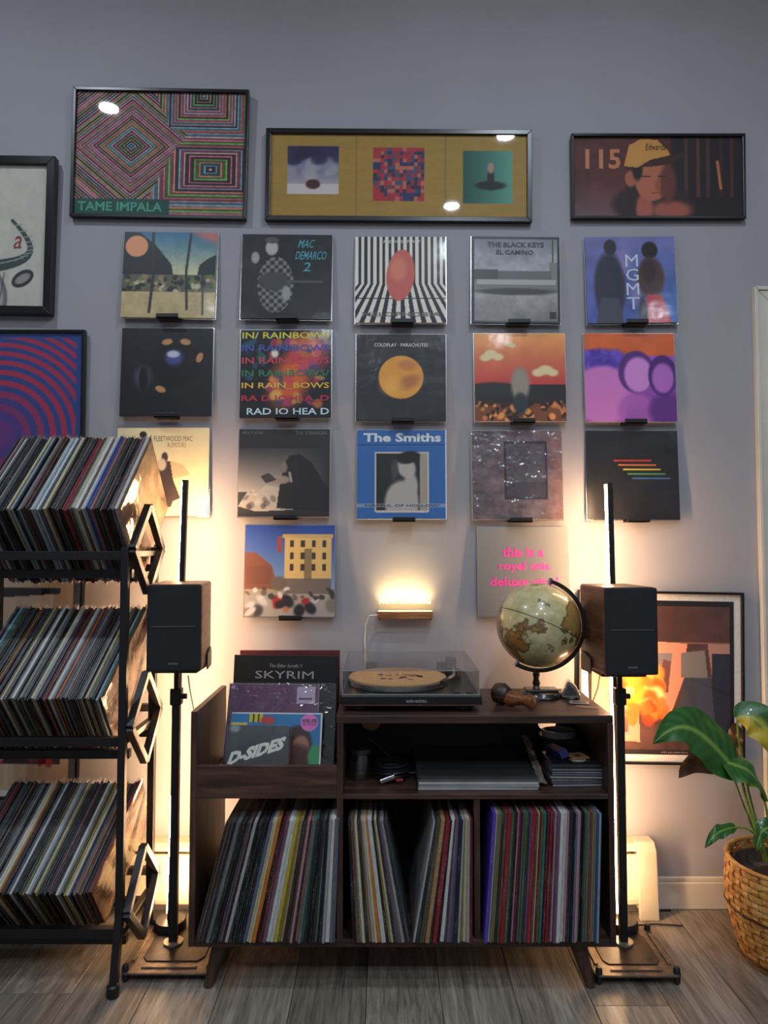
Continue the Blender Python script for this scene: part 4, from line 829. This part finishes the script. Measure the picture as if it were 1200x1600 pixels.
mt = MB().lathe([(.0001,z1+.0182),(pr-.004,z1+.0182),(pr-.004,z1+.021),(.0001,z1+.021)], (pcx,pcy,0), 56).build('cork_mat', M['cork'], TTb)
q = random.Random(4)
for i in range(15):   # burnt pattern on the mat
    a0 = q.uniform(-.05, .07); b0 = q.uniform(-.055, .03); n_ = 7; rr = q.uniform(.006, .014)
    MB().prism([(pcx+a0+rr*q.uniform(.5,1.4)*math.cos(2*math.pi*k_/n_), pcy+b0+rr*q.uniform(.4,1)*math.sin(2*math.pi*k_/n_)) for k_ in range(n_)], z1+.0205, z1+.0214).build('mat_mark', ink((78, 50, 34)), mt)
MB().lathe([(.003,z1+.021),(.003,z1+.03),(.0001,z1+.031)], (pcx,pcy,0), 10).build('spindle', M['chrome'], TTb)
arm = MB().lathe([(.0001,z1),(.026,z1),(.024,z1+.022),(.0001,z1+.022)], (tw/2-.052, td/2-.085, 0), 24).build('tonearm_base', M['black_plastic'], TTb)
MB().tube([(tw/2-.052, td/2-.045, z1+.03), (tw/2-.052, td/2-.1, z1+.031), (tw/2-.062, -.05, z1+.03), (tw/2-.085, -.1, z1+.028)], .0045, 8).build('tonearm', M['chrome'], TTb)
MB().bar((tw/2-.085, -.1, z1+.026), (tw/2-.1, -.128, z1+.022), .018, .012).build('headshell', M['black_plastic'], TTb, .002)
MB().box((tw/2-.068, td/2-.05, z1+.015), (tw/2-.036, td/2-.02, z1+.05)).build('counterweight', mat('weight_grey', (80, 78, 78), .5), TTb, .004)
for i in range(2): MB().box((tw/2-.075+.034*i, -td/2+.012, z1), (tw/2-.055+.034*i, -td/2+.024, z1+.005)).build('button', M['black_plastic'], TTb, .001)
lz0, lz1 = z1+.001, z1+.062; i_ = .006; lt = .0025
MBl = MB().box((-tw/2+i_, -td/2+.004, lz0), (tw/2-i_, -td/2+.004+lt, lz1)).box((-tw/2+i_, td/2-lt-.004, lz0), (tw/2-i_, td/2-.004, lz1)).box((-tw/2+i_, -td/2+.004+lt, lz0), (-tw/2+i_+lt, td/2-.004-lt, lz1)).box((tw/2-i_-lt, -td/2+.004+lt, lz0), (tw/2-i_, td/2-.004-lt, lz1)).box((-tw/2+i_, -td/2+.004, lz1), (tw/2-i_, td/2-.004, lz1+lt))
lid = MBl.build('dust_cover', M['lid'], TTb)
ed = MB(); e_ = .0011
cor = [(-tw/2+i_, -td/2+.004), (tw/2-i_, -td/2+.004), (tw/2-i_, td/2-.004), (-tw/2+i_, td/2-.004)]
for a in range(4):
    ed.bar((*cor[a], lz1+lt), (*cor[(a+1) % 4], lz1+lt), e_*1.4); ed.bar((*cor[a], lz0), (*cor[a], lz1+lt), e_*1.4); ed.bar((*cor[a], lz0), (*cor[(a+1) % 4], lz0), e_*2)
ed.build('cover_edge', mat('acrylic_edge', (150, 146, 140), .2, 0, 60, .05), lid)
for sx in (-1, 1): MB().box((sx*tw*.3-.018, td/2-.004, z1-.01), (sx*tw*.3+.018, td/2+.012, z1+.03)).build('hinge', mat('hinge_grey', (92, 90, 88), .5), TTb, .002)

# ---------------------------------------------------------------- globe
gc = P(841, 976, -.2); gr = 64.5 / F * (DIST - .2)
G = tag(empty('globe', (gc.x, gc.y, ztp)), 'antique style globe on a dark curved stand on the console', 'globe'); gz = gc.z - ztp
k = NT('globe_map'); tcn = k.n('ShaderNodeTexCoord'); nv = k.coords((1, 1, 1)); land = k.noise(nv, 6.5, 7, .6); det = k.noise(nv, 22, 5, .6)
sea = k.ramp(det, [(.35, (168, 158, 108)), (.65, (204, 194, 148))]); lc = k.ramp(k.noise(nv, 11, 3), [(.36, (104, 106, 62)), (.48, (160, 112, 58)), (.6, (150, 128, 72)), (.7, (166, 84, 50))])
mask = k.ramp(land, [(.535, (0, 0, 0)), (.55, (255, 255, 255))]); coast = k.ramp(land, [(.52, (255, 255, 255)), (.535, (90, 70, 40)), (.55, (90, 70, 40)), (.565, (255, 255, 255))])
sx_ = k.n('ShaderNodeSeparateXYZ'); k.l(tcn.outputs['Object'], sx_.inputs[0])
def linefac(src, freq, wd):
    m1 = k.n('ShaderNodeMath', operation='MULTIPLY'); m1.inputs[1].default_value = freq; k.l(src, m1.inputs[0])
    m2 = k.n('ShaderNodeMath', operation='PINGPONG'); m2.inputs[1].default_value = .5; k.l(m1.outputs[0], m2.inputs[0])
    m3 = k.n('ShaderNodeMath', operation='LESS_THAN'); m3.inputs[1].default_value = wd; k.l(m2.outputs[0], m3.inputs[0]); return m3.outputs[0]
at_ = k.n('ShaderNodeMath', operation='ARCTAN2'); k.l(sx_.outputs[1], at_.inputs[0]); k.l(sx_.outputs[0], at_.inputs[1])
l1 = linefac(sx_.outputs[2], 6 / (gr * 1.0) / 2, .014); l2 = linefac(at_.outputs[0], 12 / math.pi, .012)
ab = k.n('ShaderNodeMath', operation='ABSOLUTE'); k.l(sx_.outputs[2], ab.inputs[0]); eq = k.n('ShaderNodeMath', operation='LESS_THAN'); eq.inputs[1].default_value = .0013; k.l(ab.outputs[0], eq.inputs[0])
c_ = k.mix(mask, sea, lc); c_ = k.mix(.7, c_, coast, 'MULTIPLY'); mm = k.n('ShaderNodeMath', operation='MAXIMUM'); k.l(l1, mm.inputs[0]); k.l(l2, mm.inputs[1])
m5 = k.n('ShaderNodeMath', operation='MULTIPLY'); m5.inputs[1].default_value = .25; k.l(mm.outputs[0], m5.inputs[0])
c_ = k.mix(m5.outputs[0], c_, L4((80, 66, 40))); c_ = k.mix(eq.outputs[0], c_, L4((66, 50, 34)))
k.l(c_, k.b.inputs['Base Color']); k.b.inputs['Roughness'].default_value = .28; k.b.inputs['Coat Weight'].default_value = .5
prof = [(max(.0001, gr * math.cos(a)), gr * math.sin(a)) for a in np.linspace(-math.pi/2, math.pi/2, 33)]
ball = MB().lathe(prof, (0, 0, 0), 56).build('ball', k.m, G); ball.location = (0, 0, gz); ball.rotation_euler = (0, R(25), R(20))
ar = gr + .010; arc = MB(); vs = []; n_ = 40
angs = [R(74 - 194 * i / n_) for i in range(n_ + 1)]
sec = [(-.006, -.012), (.006, -.012), (.006, .012), (-.006, .012)]
for a in angs: vs += [((ar + p) * math.cos(a), y, gz + (ar + p) * math.sin(a)) for p, y in sec]
fs = [(i*4+j, i*4+(j+1) % 4, (i+1)*4+(j+1) % 4, (i+1)*4+j) for i in range(n_) for j in range(4)] + [(3,2,1,0), tuple(n_*4+j for j in range(4))]
arc.add(vs, fs, False); DK = mat('globe_stand_dark', (30, 24, 22), .28, 0, 40, .15, None, 0, (1, 1, 1), .4); arc.build('meridian_arm', DK, G, .002)
tip = Vector((math.cos(angs[0]), 0, math.sin(angs[0])))
MB().tube([tip * (gr - .004) + Vector((0,0,gz)), tip * (gr + .02) + Vector((0,0,gz))], .006, 12).build('pivot', M['chrome'], G)
tip2 = Vector((math.cos(angs[-1]), 0, math.sin(angs[-1]))); MB().tube([tip2 * (gr - .004) + Vector((0,0,gz)), tip2 * (gr + .018) + Vector((0,0,gz))], .006, 12).build('pivot', M['chrome'], G)
zb = gz - ar - .004; px0 = P(838, 1050, -.2).x - gc.x; bx = P(847, 1080, -.2).x - gc.x
MB().lathe([(.0001,zb-.062),(.016,zb-.062),(.013,zb-.05),(.009,zb-.042),(.012,zb-.034),(.008,zb-.02),(.011,zb-.008),(.009,zb),(.0001,zb+.002)], (px0, 0, 0), 24).build('stem', DK, G)
zq = max(zb - .055, .02)
MB().lathe([(.0001,0),(.056,0),(.058,.004),(.054,.012),(.05,.016),(.0001,.018)], (bx, 0, 0), 40).build('base', DK, G)
MB().box((bx-.05, -.02, .014), (bx+.046, .03, zq+.004)).build('base_block', DK, G, .004)

# ---------------------------------------------------------------- small things on the console top
def surf(px, py, Z): d = ray(px, py); t = (Z - CAMH) / d.z; return Vector((0, -DIST, CAMH)) + d * t
a = surf(775, 1099, ztp); b = surf(838, 1110, ztp); dv = (b - a); dv.z = 0; ln = dv.length; dv.normalize()
BR = tag(empty('record_brush', (a.x, a.y, ztp)), 'wooden record cleaning brush lying beside the turntable', 'brush'); BR.rotation_euler = (0, 0, math.atan2(dv.y, dv.x))
rot = Matrix.Rotation(R(90), 3, 'Y')
MB().lathe([(.0001,-.012),(.022,-.012),(.029,-.004),(.030,.018),(.020,.034),(.0001,.034)], (.008, 0, .030), 9, rot).build('brush_head', wood('brush_dark', (38, 24, 20), (84, 54, 42), 'X', 2), BR)
MB().lathe([(.0001,.028),(.018,.028),(.021,.045),(.017,.065),(.013,.085),(.016,.098),(.019,.104),(.017,.114),(.0001,.116)], (.004, 0, .021), 24, rot).build('handle', wood('brush_handle', (104, 56, 26), (168, 100, 52), 'X', 2, .35), BR)
a = surf(892, 1092, ztp)
GD = tag(empty('wedge_gadget', (a.x, a.y, ztp)), 'small silver wedge shaped gadget beside the globe base', 'gadget'); GD.rotation_euler = (0, 0, R(-12))
Q2 = Matrix(((1,0,0,0),(0,0,1,0),(0,1,0,0),(0,0,0,1)))
MB().prism([(-.026,.004),(.026,.004),(.026,.014),(.014,.036),(-.004,.052),(-.010,.052),(-.026,.016)], -.012, .03, Q2).build('shell', M['chrome'], GD, .004, 3)
MB().prism([(-.020,.012),(.018,.012),(.018,.016),(.008,.032),(-.006,.044),(-.018,.018)], -.014, -.011, Q2).build('face', mat('gadget_face', (70, 66, 62), .5), GD, .001)
MB().lathe([(.024,0),(.027,.003),(.024,.007),(.0001,.007)], (0, .008, 0), 28).build('foot_ring', M['black_plastic'], GD)
a = surf(905, 1099, ztp); cd = MB().box((-.026, -.017, 0), (.026, .017, .0015)).build('card', mat('card_grey', (150, 140, 130), .4), None, .0005); cd.location = (a.x, a.y, ztp + .002); cd.rotation_euler = (R(1.5), 0, R(-14))
tag(cd, 'pale card lying on top of another in front of the gadget', 'card', 'cards on the console top'); MB().box((-.02, -.011, .0015), (.02, .011, .0018)).build('printed_panel', ink((84, 78, 74)), cd)
a = surf(917, 1105, ztp); cd = MB().box((-.030, -.016, 0), (.030, .016, .001)).build('card', mat('card_brown', (112, 90, 76), .45), None, .0004); cd.location = (a.x, a.y, ztp + .0003); cd.rotation_euler = (0, 0, R(-16)); tag(cd, 'brownish card flat on the console near its right edge', 'card', 'cards on the console top')
a = surf(812, 1083, ztp); cd = MB().box((-.032, -.02, 0), (.032, .02, .003)).build('notepad', mat('pad_dark', (72, 64, 60), .5), None, .0006); cd.location = (a.x, -.25, ztp + .0003); cd.rotation_euler = (0, 0, R(10)); tag(cd, 'small flat dark pad between brush and globe', 'notepad')

# ---------------------------------------------------------------- on the console shelf
ZS = zsh1
# stack of spare sleeves in plastic
sm = mat('blank_sleeve', (136, 134, 136), .5, 0, 20, .08); 
for i in range(4):
    a, b = P(654, 1232, -.40).x, P(842, 1232, -.40).x
    s = MB().box((-(b-a)/2, -.155, 0), ((b-a)/2, .155, .0068)).build('blank_sleeve', mat('blank_sleeve_%d' % i, [(176,174,174),(150,149,150),(182,180,178),(84,83,86)][i], .35, 0, 14, .06, 24, .25, (1,1,1), .5), None, .001)
    s.location = ((a+b)/2 + (-.002, .003, -.001, .001)[i], -.245, ZS + .0004 + .0072 * i); s.rotation_euler = (0, 0, R((.3, -.6, .4, .2)[i]))
    MB().box((-(b-a)/2-.004, -.158, .0069), ((b-a)/2+.004, .155, .0072)).build('plastic_cover', M['film'], s)
    tag(s, '%s sleeve in the flat stack on the console shelf' % ['bottom pale grey', 'second from bottom mid grey', 'third from bottom pale grey', 'topmost dark grey'][i], 'sleeve', 'flat stack of sleeves on the console shelf')
# clear plastic pouch leaning beside the stack
a0, a1, b0, b1 = P(815, 1150, -.10), P(826, 1152, -.10), P(842, 1228, -.37), P(856, 1232, -.38)
n_ = 12; vs = []; q = random.Random(3)
for i in range(n_ + 1):
    t = i / n_; l_ = a0.lerp(b0, t); r__ = a1.lerp(b1, t); hgt = Vector((0, 0, ZS + .012 + .05 * (1 - t) - min(l_.z, r__.z)))
    for u in (0, .33, .66, 1): p = l_.lerp(r__, u); p.z = max(ZS + .004, p.z) + q.uniform(0, .008); vs.append(p)
fs = [(i*4+j, i*4+j+1, (i+1)*4+j+1, (i+1)*4+j) for i in range(n_) for j in range(3)]
pb = MB().add(vs, fs); nv_ = len(vs); pb.add([(v.x, v.y, v.z - .0015) for v in vs], [f[::-1] for f in fs])
tag(pb.build('plastic_pouch', mat('pouch', (150, 138, 128), .15, 0, 40, .2, 40, .8)), 'crumpled shiny plastic pouch between sleeve stack and disc cases', 'pouch')
# disc cases
x0, x1 = P(862, 1230, -.38).x, P(948, 1230, -.38).x; q = random.Random(8)
for i in range(6):
    w = (x1 - x0) * .96; e = tag(empty('disc_case', ((x0+x1)/2 + q.uniform(-.004, .002), -.315, ZS + .0004 + .0102 * i)), '%s clear disc case in the stack at the shelf end' % ['bottom', 'second from bottom', 'third from bottom', 'fourth from bottom', 'second from top', 'topmost'][i], 'disc case', 'disc cases stacked on the shelf'); e.rotation_euler = (0, 0, R(q.uniform(-3, 3)))
    MB().box((-w/2, -.062, 0), (w/2, .062, .0095)).build('tray', mat('case_tray_%d' % i, [(70,70,74),(110,110,114),(60,60,64),(120,118,120),(40,40,44),(32,32,36)][i], .2, 0, 30, .1, None, 0, (1,1,1), .6), e, .0008)
    MB().box((-w/2, -.0625, .0035), (w/2, -.0615, .0062)).build('spine_card', ink([(150,150,150),(60,60,66),(170,168,160),(50,50,90),(130,130,134),(60,60,64)][i]), e)
    if i == 5: MB().lathe([(.006,.0096),(.022,.0096),(.022,.0101),(.006,.0101)], (.01, -.02, 0), 28).build('disc_label', ink((190, 188, 180)), e)
a = Vector(((x0 + x1) / 2 - .036, -.30, ZS + .064)); bk = MB().box((-.012, -.05, 0), (.012, .05, .02)).build('booklet', mat('blue_booklet', (44, 50, 112), .4), None, .001); bk.location = a; bk.rotation_euler = (R(-6), R(-20), R(12)); tag(bk, 'dark blue booklet on the disc cases', 'booklet')
a = Vector(((x0 + x1) / 2 + .012, -.315, ZS + .0625)); co = MB().box((-.026, -.026, 0), (.026, .026, .004)).build('cork_coaster', mat('coaster', (168, 128, 88), .8, 0, 120, .12), None, .004, 3); co.location = a; co.rotation_euler = (0, 0, R(12)); tag(co, 'square tan coaster lying on the disc cases', 'coaster')
MB().prism([(-.012, -.008), (.0, .004), (.012, -.004), (.006, -.012)], .004, .0044).build('printed_mark', ink((70, 44, 30)), co)
tp = MB(); n_ = 36; r0, r1 = .05, .044; vs = []
for k_ in range(n_):
    a_ = 2*math.pi*k_/n_
    for r_, z_ in ((r0, 0), (r0, .019), (r1, .019), (r1, 0)): vs.append((r_*math.cos(a_), r_*math.sin(a_)*.8, z_))
tp.add(vs, [(k_*4+j, ((k_+1) % n_)*4+j, ((k_+1) % n_)*4+(j+1) % 4, k_*4+(j+1) % 4) for k_ in range(n_) for j in range(4)], False)
t_ = tp.build('tape_roll', mat('tape_pale', (168, 164, 158), .4, 0, 60, .05)); t_.location = (P(876, 1170, -.17).x, -.15, ZS + .075); tag(t_, 'pale ring of wide tape on a box behind the disc cases', 'tape roll')
tb = MB().box((-.055, -.05, 0), (.055, .05, .0745)).build('small_box', mat('dark_box', (34, 32, 34), .5, 0, 30, .15), None, .002); tb.location = (t_.location.x, -.15, ZS + .0004); tag(tb, 'dark small box under the ring of tape on the shelf', 'box'); MB().box((-.0555, -.0505, .06), (.0555, .0505, .0742)).build('box_lid', mat('dark_box_lid', (44, 42, 44), .5), tb, .001)
# left end of the shelf: jar, headphones coil, cable
jx = P(563, 1200, -.30); J = tag(empty('glass_jar', (jx.x, -.30, ZS + .0004)), 'clear jar at the left end of the console shelf', 'jar')
MB().lathe([(.030,0),(.033,.004),(.033,.055),(.028,.064),(.028,.07),(.026,.07),(.026,.063),(.031,.054),(.031,.006),(.0001,.005)], (0,0,0), 28).build('glass_body', M['film'], J)
MB().lathe([(.0001,.07),(.03,.07),(.03,.082),(.0001,.083)], (0,0,0), 28).build('jar_lid', mat('jar_lid', (50, 46, 46), .4), J)
q = random.Random(5); pts = []
for i in range(70): a_ = i * .42; pts.append((.042*math.cos(a_)*(1+.12*q.random()), .036*math.sin(a_)*(1+.12*q.random()), .006 + .0006*i + .004*q.random()))
HC = tag(empty('cable_coil', (P(612, 1222, -.31).x, -.31, ZS)), 'tangled black cable coil at the left end of the console shelf', 'cable'); MB().tube(pts, .0042, 6).build('coiled_cable', M['black_plastic'], HC)
MB().tube([(.012,-.048,.012),(.03,-.05,.014)], .004, 8).build('red_plug', ink((170, 40, 36)), HC); MB().lathe([(.0001,-.02),(.009,-.02),(.009,.02),(.0001,.02)], (-.012,-.046,.016), 12, Matrix.Rotation(R(70), 3, 'Y')).build('plug', M['chrome'], HC)
wp = []
for i in range(44): a_ = i * .9; wp.append(P(575 + i * 1.35 + 6 * math.cos(a_), 1150 + i * 1.25 + 5 * math.sin(a_), -.17 - i * .001))
wp = [Vector((p.x, p.y, max(p.z, ZS + .01))) for p in wp]
tag(MB().tube([P(572, 1137, -.03), P(570, 1150, -.08)] + wp[:0] + [P(585, 1160, -.12), P(605, 1178, -.2), P(622, 1192, -.23), P(632, 1204, -.25)], .0022, 6).build('grey_cord', mat('grey_cord', (120, 118, 112), .5)), 'grey cord running from the cable hole to a bundle on the shelf', 'cord')
bn = MB(); c0_ = P(626, 1202, -.235)
for i in range(7): bn.tube([(c0_.x - .02, c0_.y + .004*math.cos(i*2.2), c0_.z + .012*math.sin(i*2.2)*.8), (c0_.x + .02, c0_.y + .004*math.sin(i*2), c0_.z - .006 + .011*math.cos(i*2.2))], .0035, 6)
pe = bn.build('cord_bundle', mat('bundle_grey', (128, 126, 124), .4)); tag(pe, 'small tied bundle of grey cord on the shelf', 'cord bundle')
pd = MB().box((-.045, -.045, 0), (.05, .05, max(.01, c0_.z - .018 - ZS))).build('charger_box', mat('charger', (30, 30, 32), .4), None, .004); pd.location = (c0_.x, c0_.y, ZS + .0003); tag(pd, 'black charger block under the cord bundle', 'charger'); MB().box((-.02, -.0455, .008), (.02, -.0448, .014)).build('label_strip', ink((90, 88, 86)), pd)

# ---------------------------------------------------------------- plant in a woven basket
bc = Vector((1.135, -.285, 0)); BK = tag(empty('woven_basket', bc), 'woven tan bamboo basket on the floor holding the plant', 'basket')
HB = .268; NS = 36; ROWS = 15
def rad(z): t = z / HB; return .118 + .05 * math.sin(min(1, t * .9 + .08) * math.pi * .62) - .012 * max(0, t - .6)
k = NT('bamboo'); vec = k.coords((1, 1, 1)); f = k.noise(vec, 28, 4); k.l(k.ramp(f, [(.3, (170, 112, 50)), (.55, (214, 158, 84)), (.75, (236, 194, 122))]), k.b.inputs['Base Color']); k.b.inputs['Roughness'].default_value = .4; k.bump(k.noise(vec, 160, 2), .15, .002); BAM = k.m
DB = mat('bamboo_dark', (64, 36, 20), .5, 0, 60, .2)
def strip_ring(row, z0, z1, m, amp=.0035, extra=0, name='weaver'):
    vs = []; n = NS * 4; th = .0022
    for k_ in range(n):
        a_ = 2 * math.pi * k_ / n; off = amp * math.cos(math.pi * k_ / 4 + math.pi * row) + extra
        zz = (z0, (z0+z1)/2, z1)
        for z, bul in zip(zz, (-.0008, .0008, -.0008)): r_ = rad(z) + off + bul; vs.append((r_*math.cos(a_), r_*math.sin(a_), z))
        for z in (z1, z0): r_ = rad(z) + off - th; vs.append((r_*math.cos(a_), r_*math.sin(a_), z))
    fs = [(k_*5+j, ((k_+1) % n)*5+j, ((k_+1) % n)*5+(j+1) % 5, k_*5+(j+1) % 5) for k_ in range(n) for j in range(5)]
    return MB().add(vs, fs, True).build(name, m, BK)
rh = HB / ROWS
for r_ in range(ROWS): strip_ring(r_, r_ * rh + .0012, (r_ + 1) * rh - .0012, BAM)
strip_ring(0, HB * .535, HB * .56, DB, .001, .006, 'dark_band')
strip_ring(0, HB * .05, HB * .07, DB, .001, .006, 'dark_band')
for s_ in range(NS):
    a_ = 2 * math.pi * (s_) / NS; vs = []; hw = .0075
    for j in range(ROWS * 2 + 1):
        z = HB * j / (ROWS * 2); row_ = z / rh - .5; off = -.0030 * math.cos(math.pi * row_) * (1 if s_ % 2 == 0 else -1)
        r_ = rad(z) + off; tx, ty = -math.sin(a_), math.cos(a_); c_, sn = math.cos(a_), math.sin(a_)
        for d_, q_ in ((-hw, 0), (hw, 0), (hw, -.002), (-hw, -.002)): vs.append(((r_+q_)*c_ + tx*d_, (r_+q_)*sn + ty*d_, z))
    fs = [(j*4+i, j*4+(i+1) % 4, (j+1)*4+(i+1) % 4, (j+1)*4+i) for j in range(ROWS*2) for i in range(4)] + [(3,2,1,0)]
    MB().add(vs, fs).build('stave', BAM, BK)
rim = [((rad(HB)+.001)*math.cos(2*math.pi*k_/40), (rad(HB)+.001)*math.sin(2*math.pi*k_/40), HB+.003) for k_ in range(41)]
MB().tube(rim, .006, 8, False).build('rim', BAM, BK); MB().lathe([(rad(0)-.006,.003),(.0001,.003)], (0,0,0), 36).build('bottom_disc', DB, BK)
MB().lathe([(.0001,.015),(rad(.02)-.012,.015),(rad(.2)-.012,.2),(rad(.245)-.012,.245),(rad(.245)-.018,.245),(rad(.2)-.02,.208),(.0001,.213)], (0,0,0), 36).build('inner_pot', mat('inner_pot', (92, 80, 70), .5, 0, 30, .15), BK)
PT = tag(empty('leafy_plant', bc + Vector((0, 0, .214))), 'leafy green plant with large blotched leaves growing from the basket', 'plant')
MB().lathe([(.0001,-.0005),(.10,-.0005),(.09,.006),(.04,.012),(.0001,.012)], (0,0,0), 24).build('soil', mat('soil', (46, 36, 30), .95, 0, 90, .3, 120, .6), PT)
LEAFM = NT('leaf'); a_ = LEAFM.n('ShaderNodeVertexColor'); a_.layer_name = 'Col'; LEAFM.l(a_.outputs[0], LEAFM.b.inputs['Base Color']); LEAFM.b.inputs['Roughness'].default_value = .38; LEAFM.b.inputs['Coat Weight'].default_value = .2; LEAFM = LEAFM.m
def bez(pts, t):
    p = [Vector(x) for x in pts]
    while len(p) > 1: p = [a.lerp(b, t) for a, b in zip(p[:-1], p[1:])]
    return p[0]
PB = PT.location
def leaf(pts, wmax, nrm, fold=.25, kind='green', seed=1, droop=0):
    n, m_ = 26, 12; vs = []; cols = []; q = np.random.RandomState(seed); nrm = Vector(nrm).normalized(); cvn = Cv(27, 13).nz(5, seed)
    for i in range(n + 1):
        t = i / n; p = bez(pts, t); d = (bez(pts, min(1, t + .02)) - bez(pts, max(0, t - .02))).normalized(); side = d.cross(nrm).normalized(); up = side.cross(d)
        w = wmax * (math.sin(math.pi * min(1, t ** .8 * .97 + .03)) ** .75) * (1 - .25 * t)
        for j in range(m_ + 1):
            v = j / m_ * 2 - 1; wav = .006 * math.sin(t * 17 + v * 2 + seed) * abs(v) - droop * v * v * w
            vs.append(p + side * v * w + up * (abs(v) * w * fold + wav) - PB)
            vein = .5 + .5 * math.cos((t * 26 - abs(v) * 5) * 2); nzv = cvn[min(12, j), min(26, i)]
            if kind == 'brown': c = np.array((112, 78, 48)) * (.8 + .4 * nzv)
            else:
                c = np.array((44, 96, 34)) * (.82 + .3 * vein); 
                if abs(v) < .1: c = np.array((128, 160, 70))
                ylw = {'green': max(0, nzv - .88) * 3, 'yellow': np.clip((v * .9 + nzv - .45) * 2.2, 0, 1), 'edge': np.clip((abs(v) - .75) * 2 * nzv * 1.6, 0, 1)}[kind]; c = c * (1 - ylw) + np.array((186, 160, 40)) * ylw
            cols.append(list(lin(np.clip(c, 0, 255))) + [1])
    nv = len(vs); th = .0006
    fs = [(i*(m_+1)+j, i*(m_+1)+j+1, (i+1)*(m_+1)+j+1, (i+1)*(m_+1)+j) for i in range(n) for j in range(m_)]
    vs2 = [v - nrm * th for v in vs]; mb = MB().add(vs + vs2, fs + [tuple(x + nv for x in f[::-1]) for f in fs], True)
    me = bpy.data.meshes.new('leaf'); me.from_pydata(mb.v, [], mb.f); me.polygons.foreach_set('use_smooth', mb.sm); me.update()
    ca = me.color_attributes.new('Col', 'FLOAT_COLOR', 'POINT'); ca.data.foreach_set('color', np.array(cols + cols).ravel()); return link('leaf', me, LEAFM, PT)
STM = mat('stem_green', (110, 134, 52), .4, 0, 40, .2)
def stalk(pts, r0, r1): MB().tube([bez(pts, t / 14) - PB for t in range(15)], [r0 + (r1 - r0) * t / 14 for t in range(15)], 8).build('stalk', STM, PT)
def T(px, py, Y): return P(px, py, Y)
cen = PB + Vector((.0, 0, 0))
# big leaf reaching left over the poster
leaf([T(1158,1212,-.30), T(1100,1150,-.33), T(1075,1105,-.36), T(1020,1162,-.40)], .078, (.15, -.85, .5), .12, 'green', 3, .15)
leaf([T(1128,1188,-.31), T(1150,1200,-.32), T(1180,1190,-.31), T(1197,1252,-.29)], .058, (.2, -.6, .75), .1, 'edge', 5, .2)
leaf([T(1140,1195,-.27), T(1110,1182,-.25), T(1085,1184,-.25), T(1060,1216,-.26)], .042, (.1, -.9, .3), .1, 'brown', 7, .3)
leaf([T(1150,1122,-.27), T(1180,1105,-.29), T(1215,1150,-.31), T(1240,1215,-.32)], .058, (-.2, -.8, .5), .12, 'yellow', 9, .1)
leaf([T(1152,1130,-.25), T(1146,1150,-.24), T(1150,1175,-.23), T(1158,1200,-.23)], .022, (-.5, -.8, .2), .3, 'brown', 4, .2)
leaf([T(1150,1293,-.33), T(1128,1294,-.35), T(1115,1302,-.37), T(1101,1326,-.38)], .02, (.1, -.6, .8), .25, 'green', 11, .2)
leaf([T(1215,1300,-.30), T(1200,1288,-.31), T(1186,1290,-.32), T(1182,1330,-.33)], .03, (.1, -.8, .5), .2, 'edge', 13, .2)
leaf([T(1225,1260,-.25), T(1260,1180,-.22), T(1300,1120,-.22), T(1340,1140,-.24)], .06, (-.3, -.7, .6), .15, 'green', 15, .2)
stalk([T(1196,1345,-.30), T(1184,1300,-.30), T(1160,1240,-.30), T(1157,1205,-.30)], .006, .004)
stalk([T(1196,1345,-.29), T(1176,1290,-.29), T(1156,1250,-.29), T(1146,1212,-.285)], .004, .003)
stalk([T(1205,1345,-.28), T(1204,1290,-.28), T(1196,1250,-.28), T(1190,1240,-.28)], .005, .003)
stalk([T(1196,1340,-.31), T(1186,1300,-.32), T(1170,1290,-.33), T(1148,1293,-.33)], .004, .003)
stalk([T(1200,1345,-.27), T(1172,1260,-.26), T(1154,1180,-.255), T(1152,1124,-.27)], .005, .003)
stalk([T(1215,1345,-.27), T(1222,1320,-.27), T(1222,1290,-.26), T(1224,1262,-.25)], .005, .003)
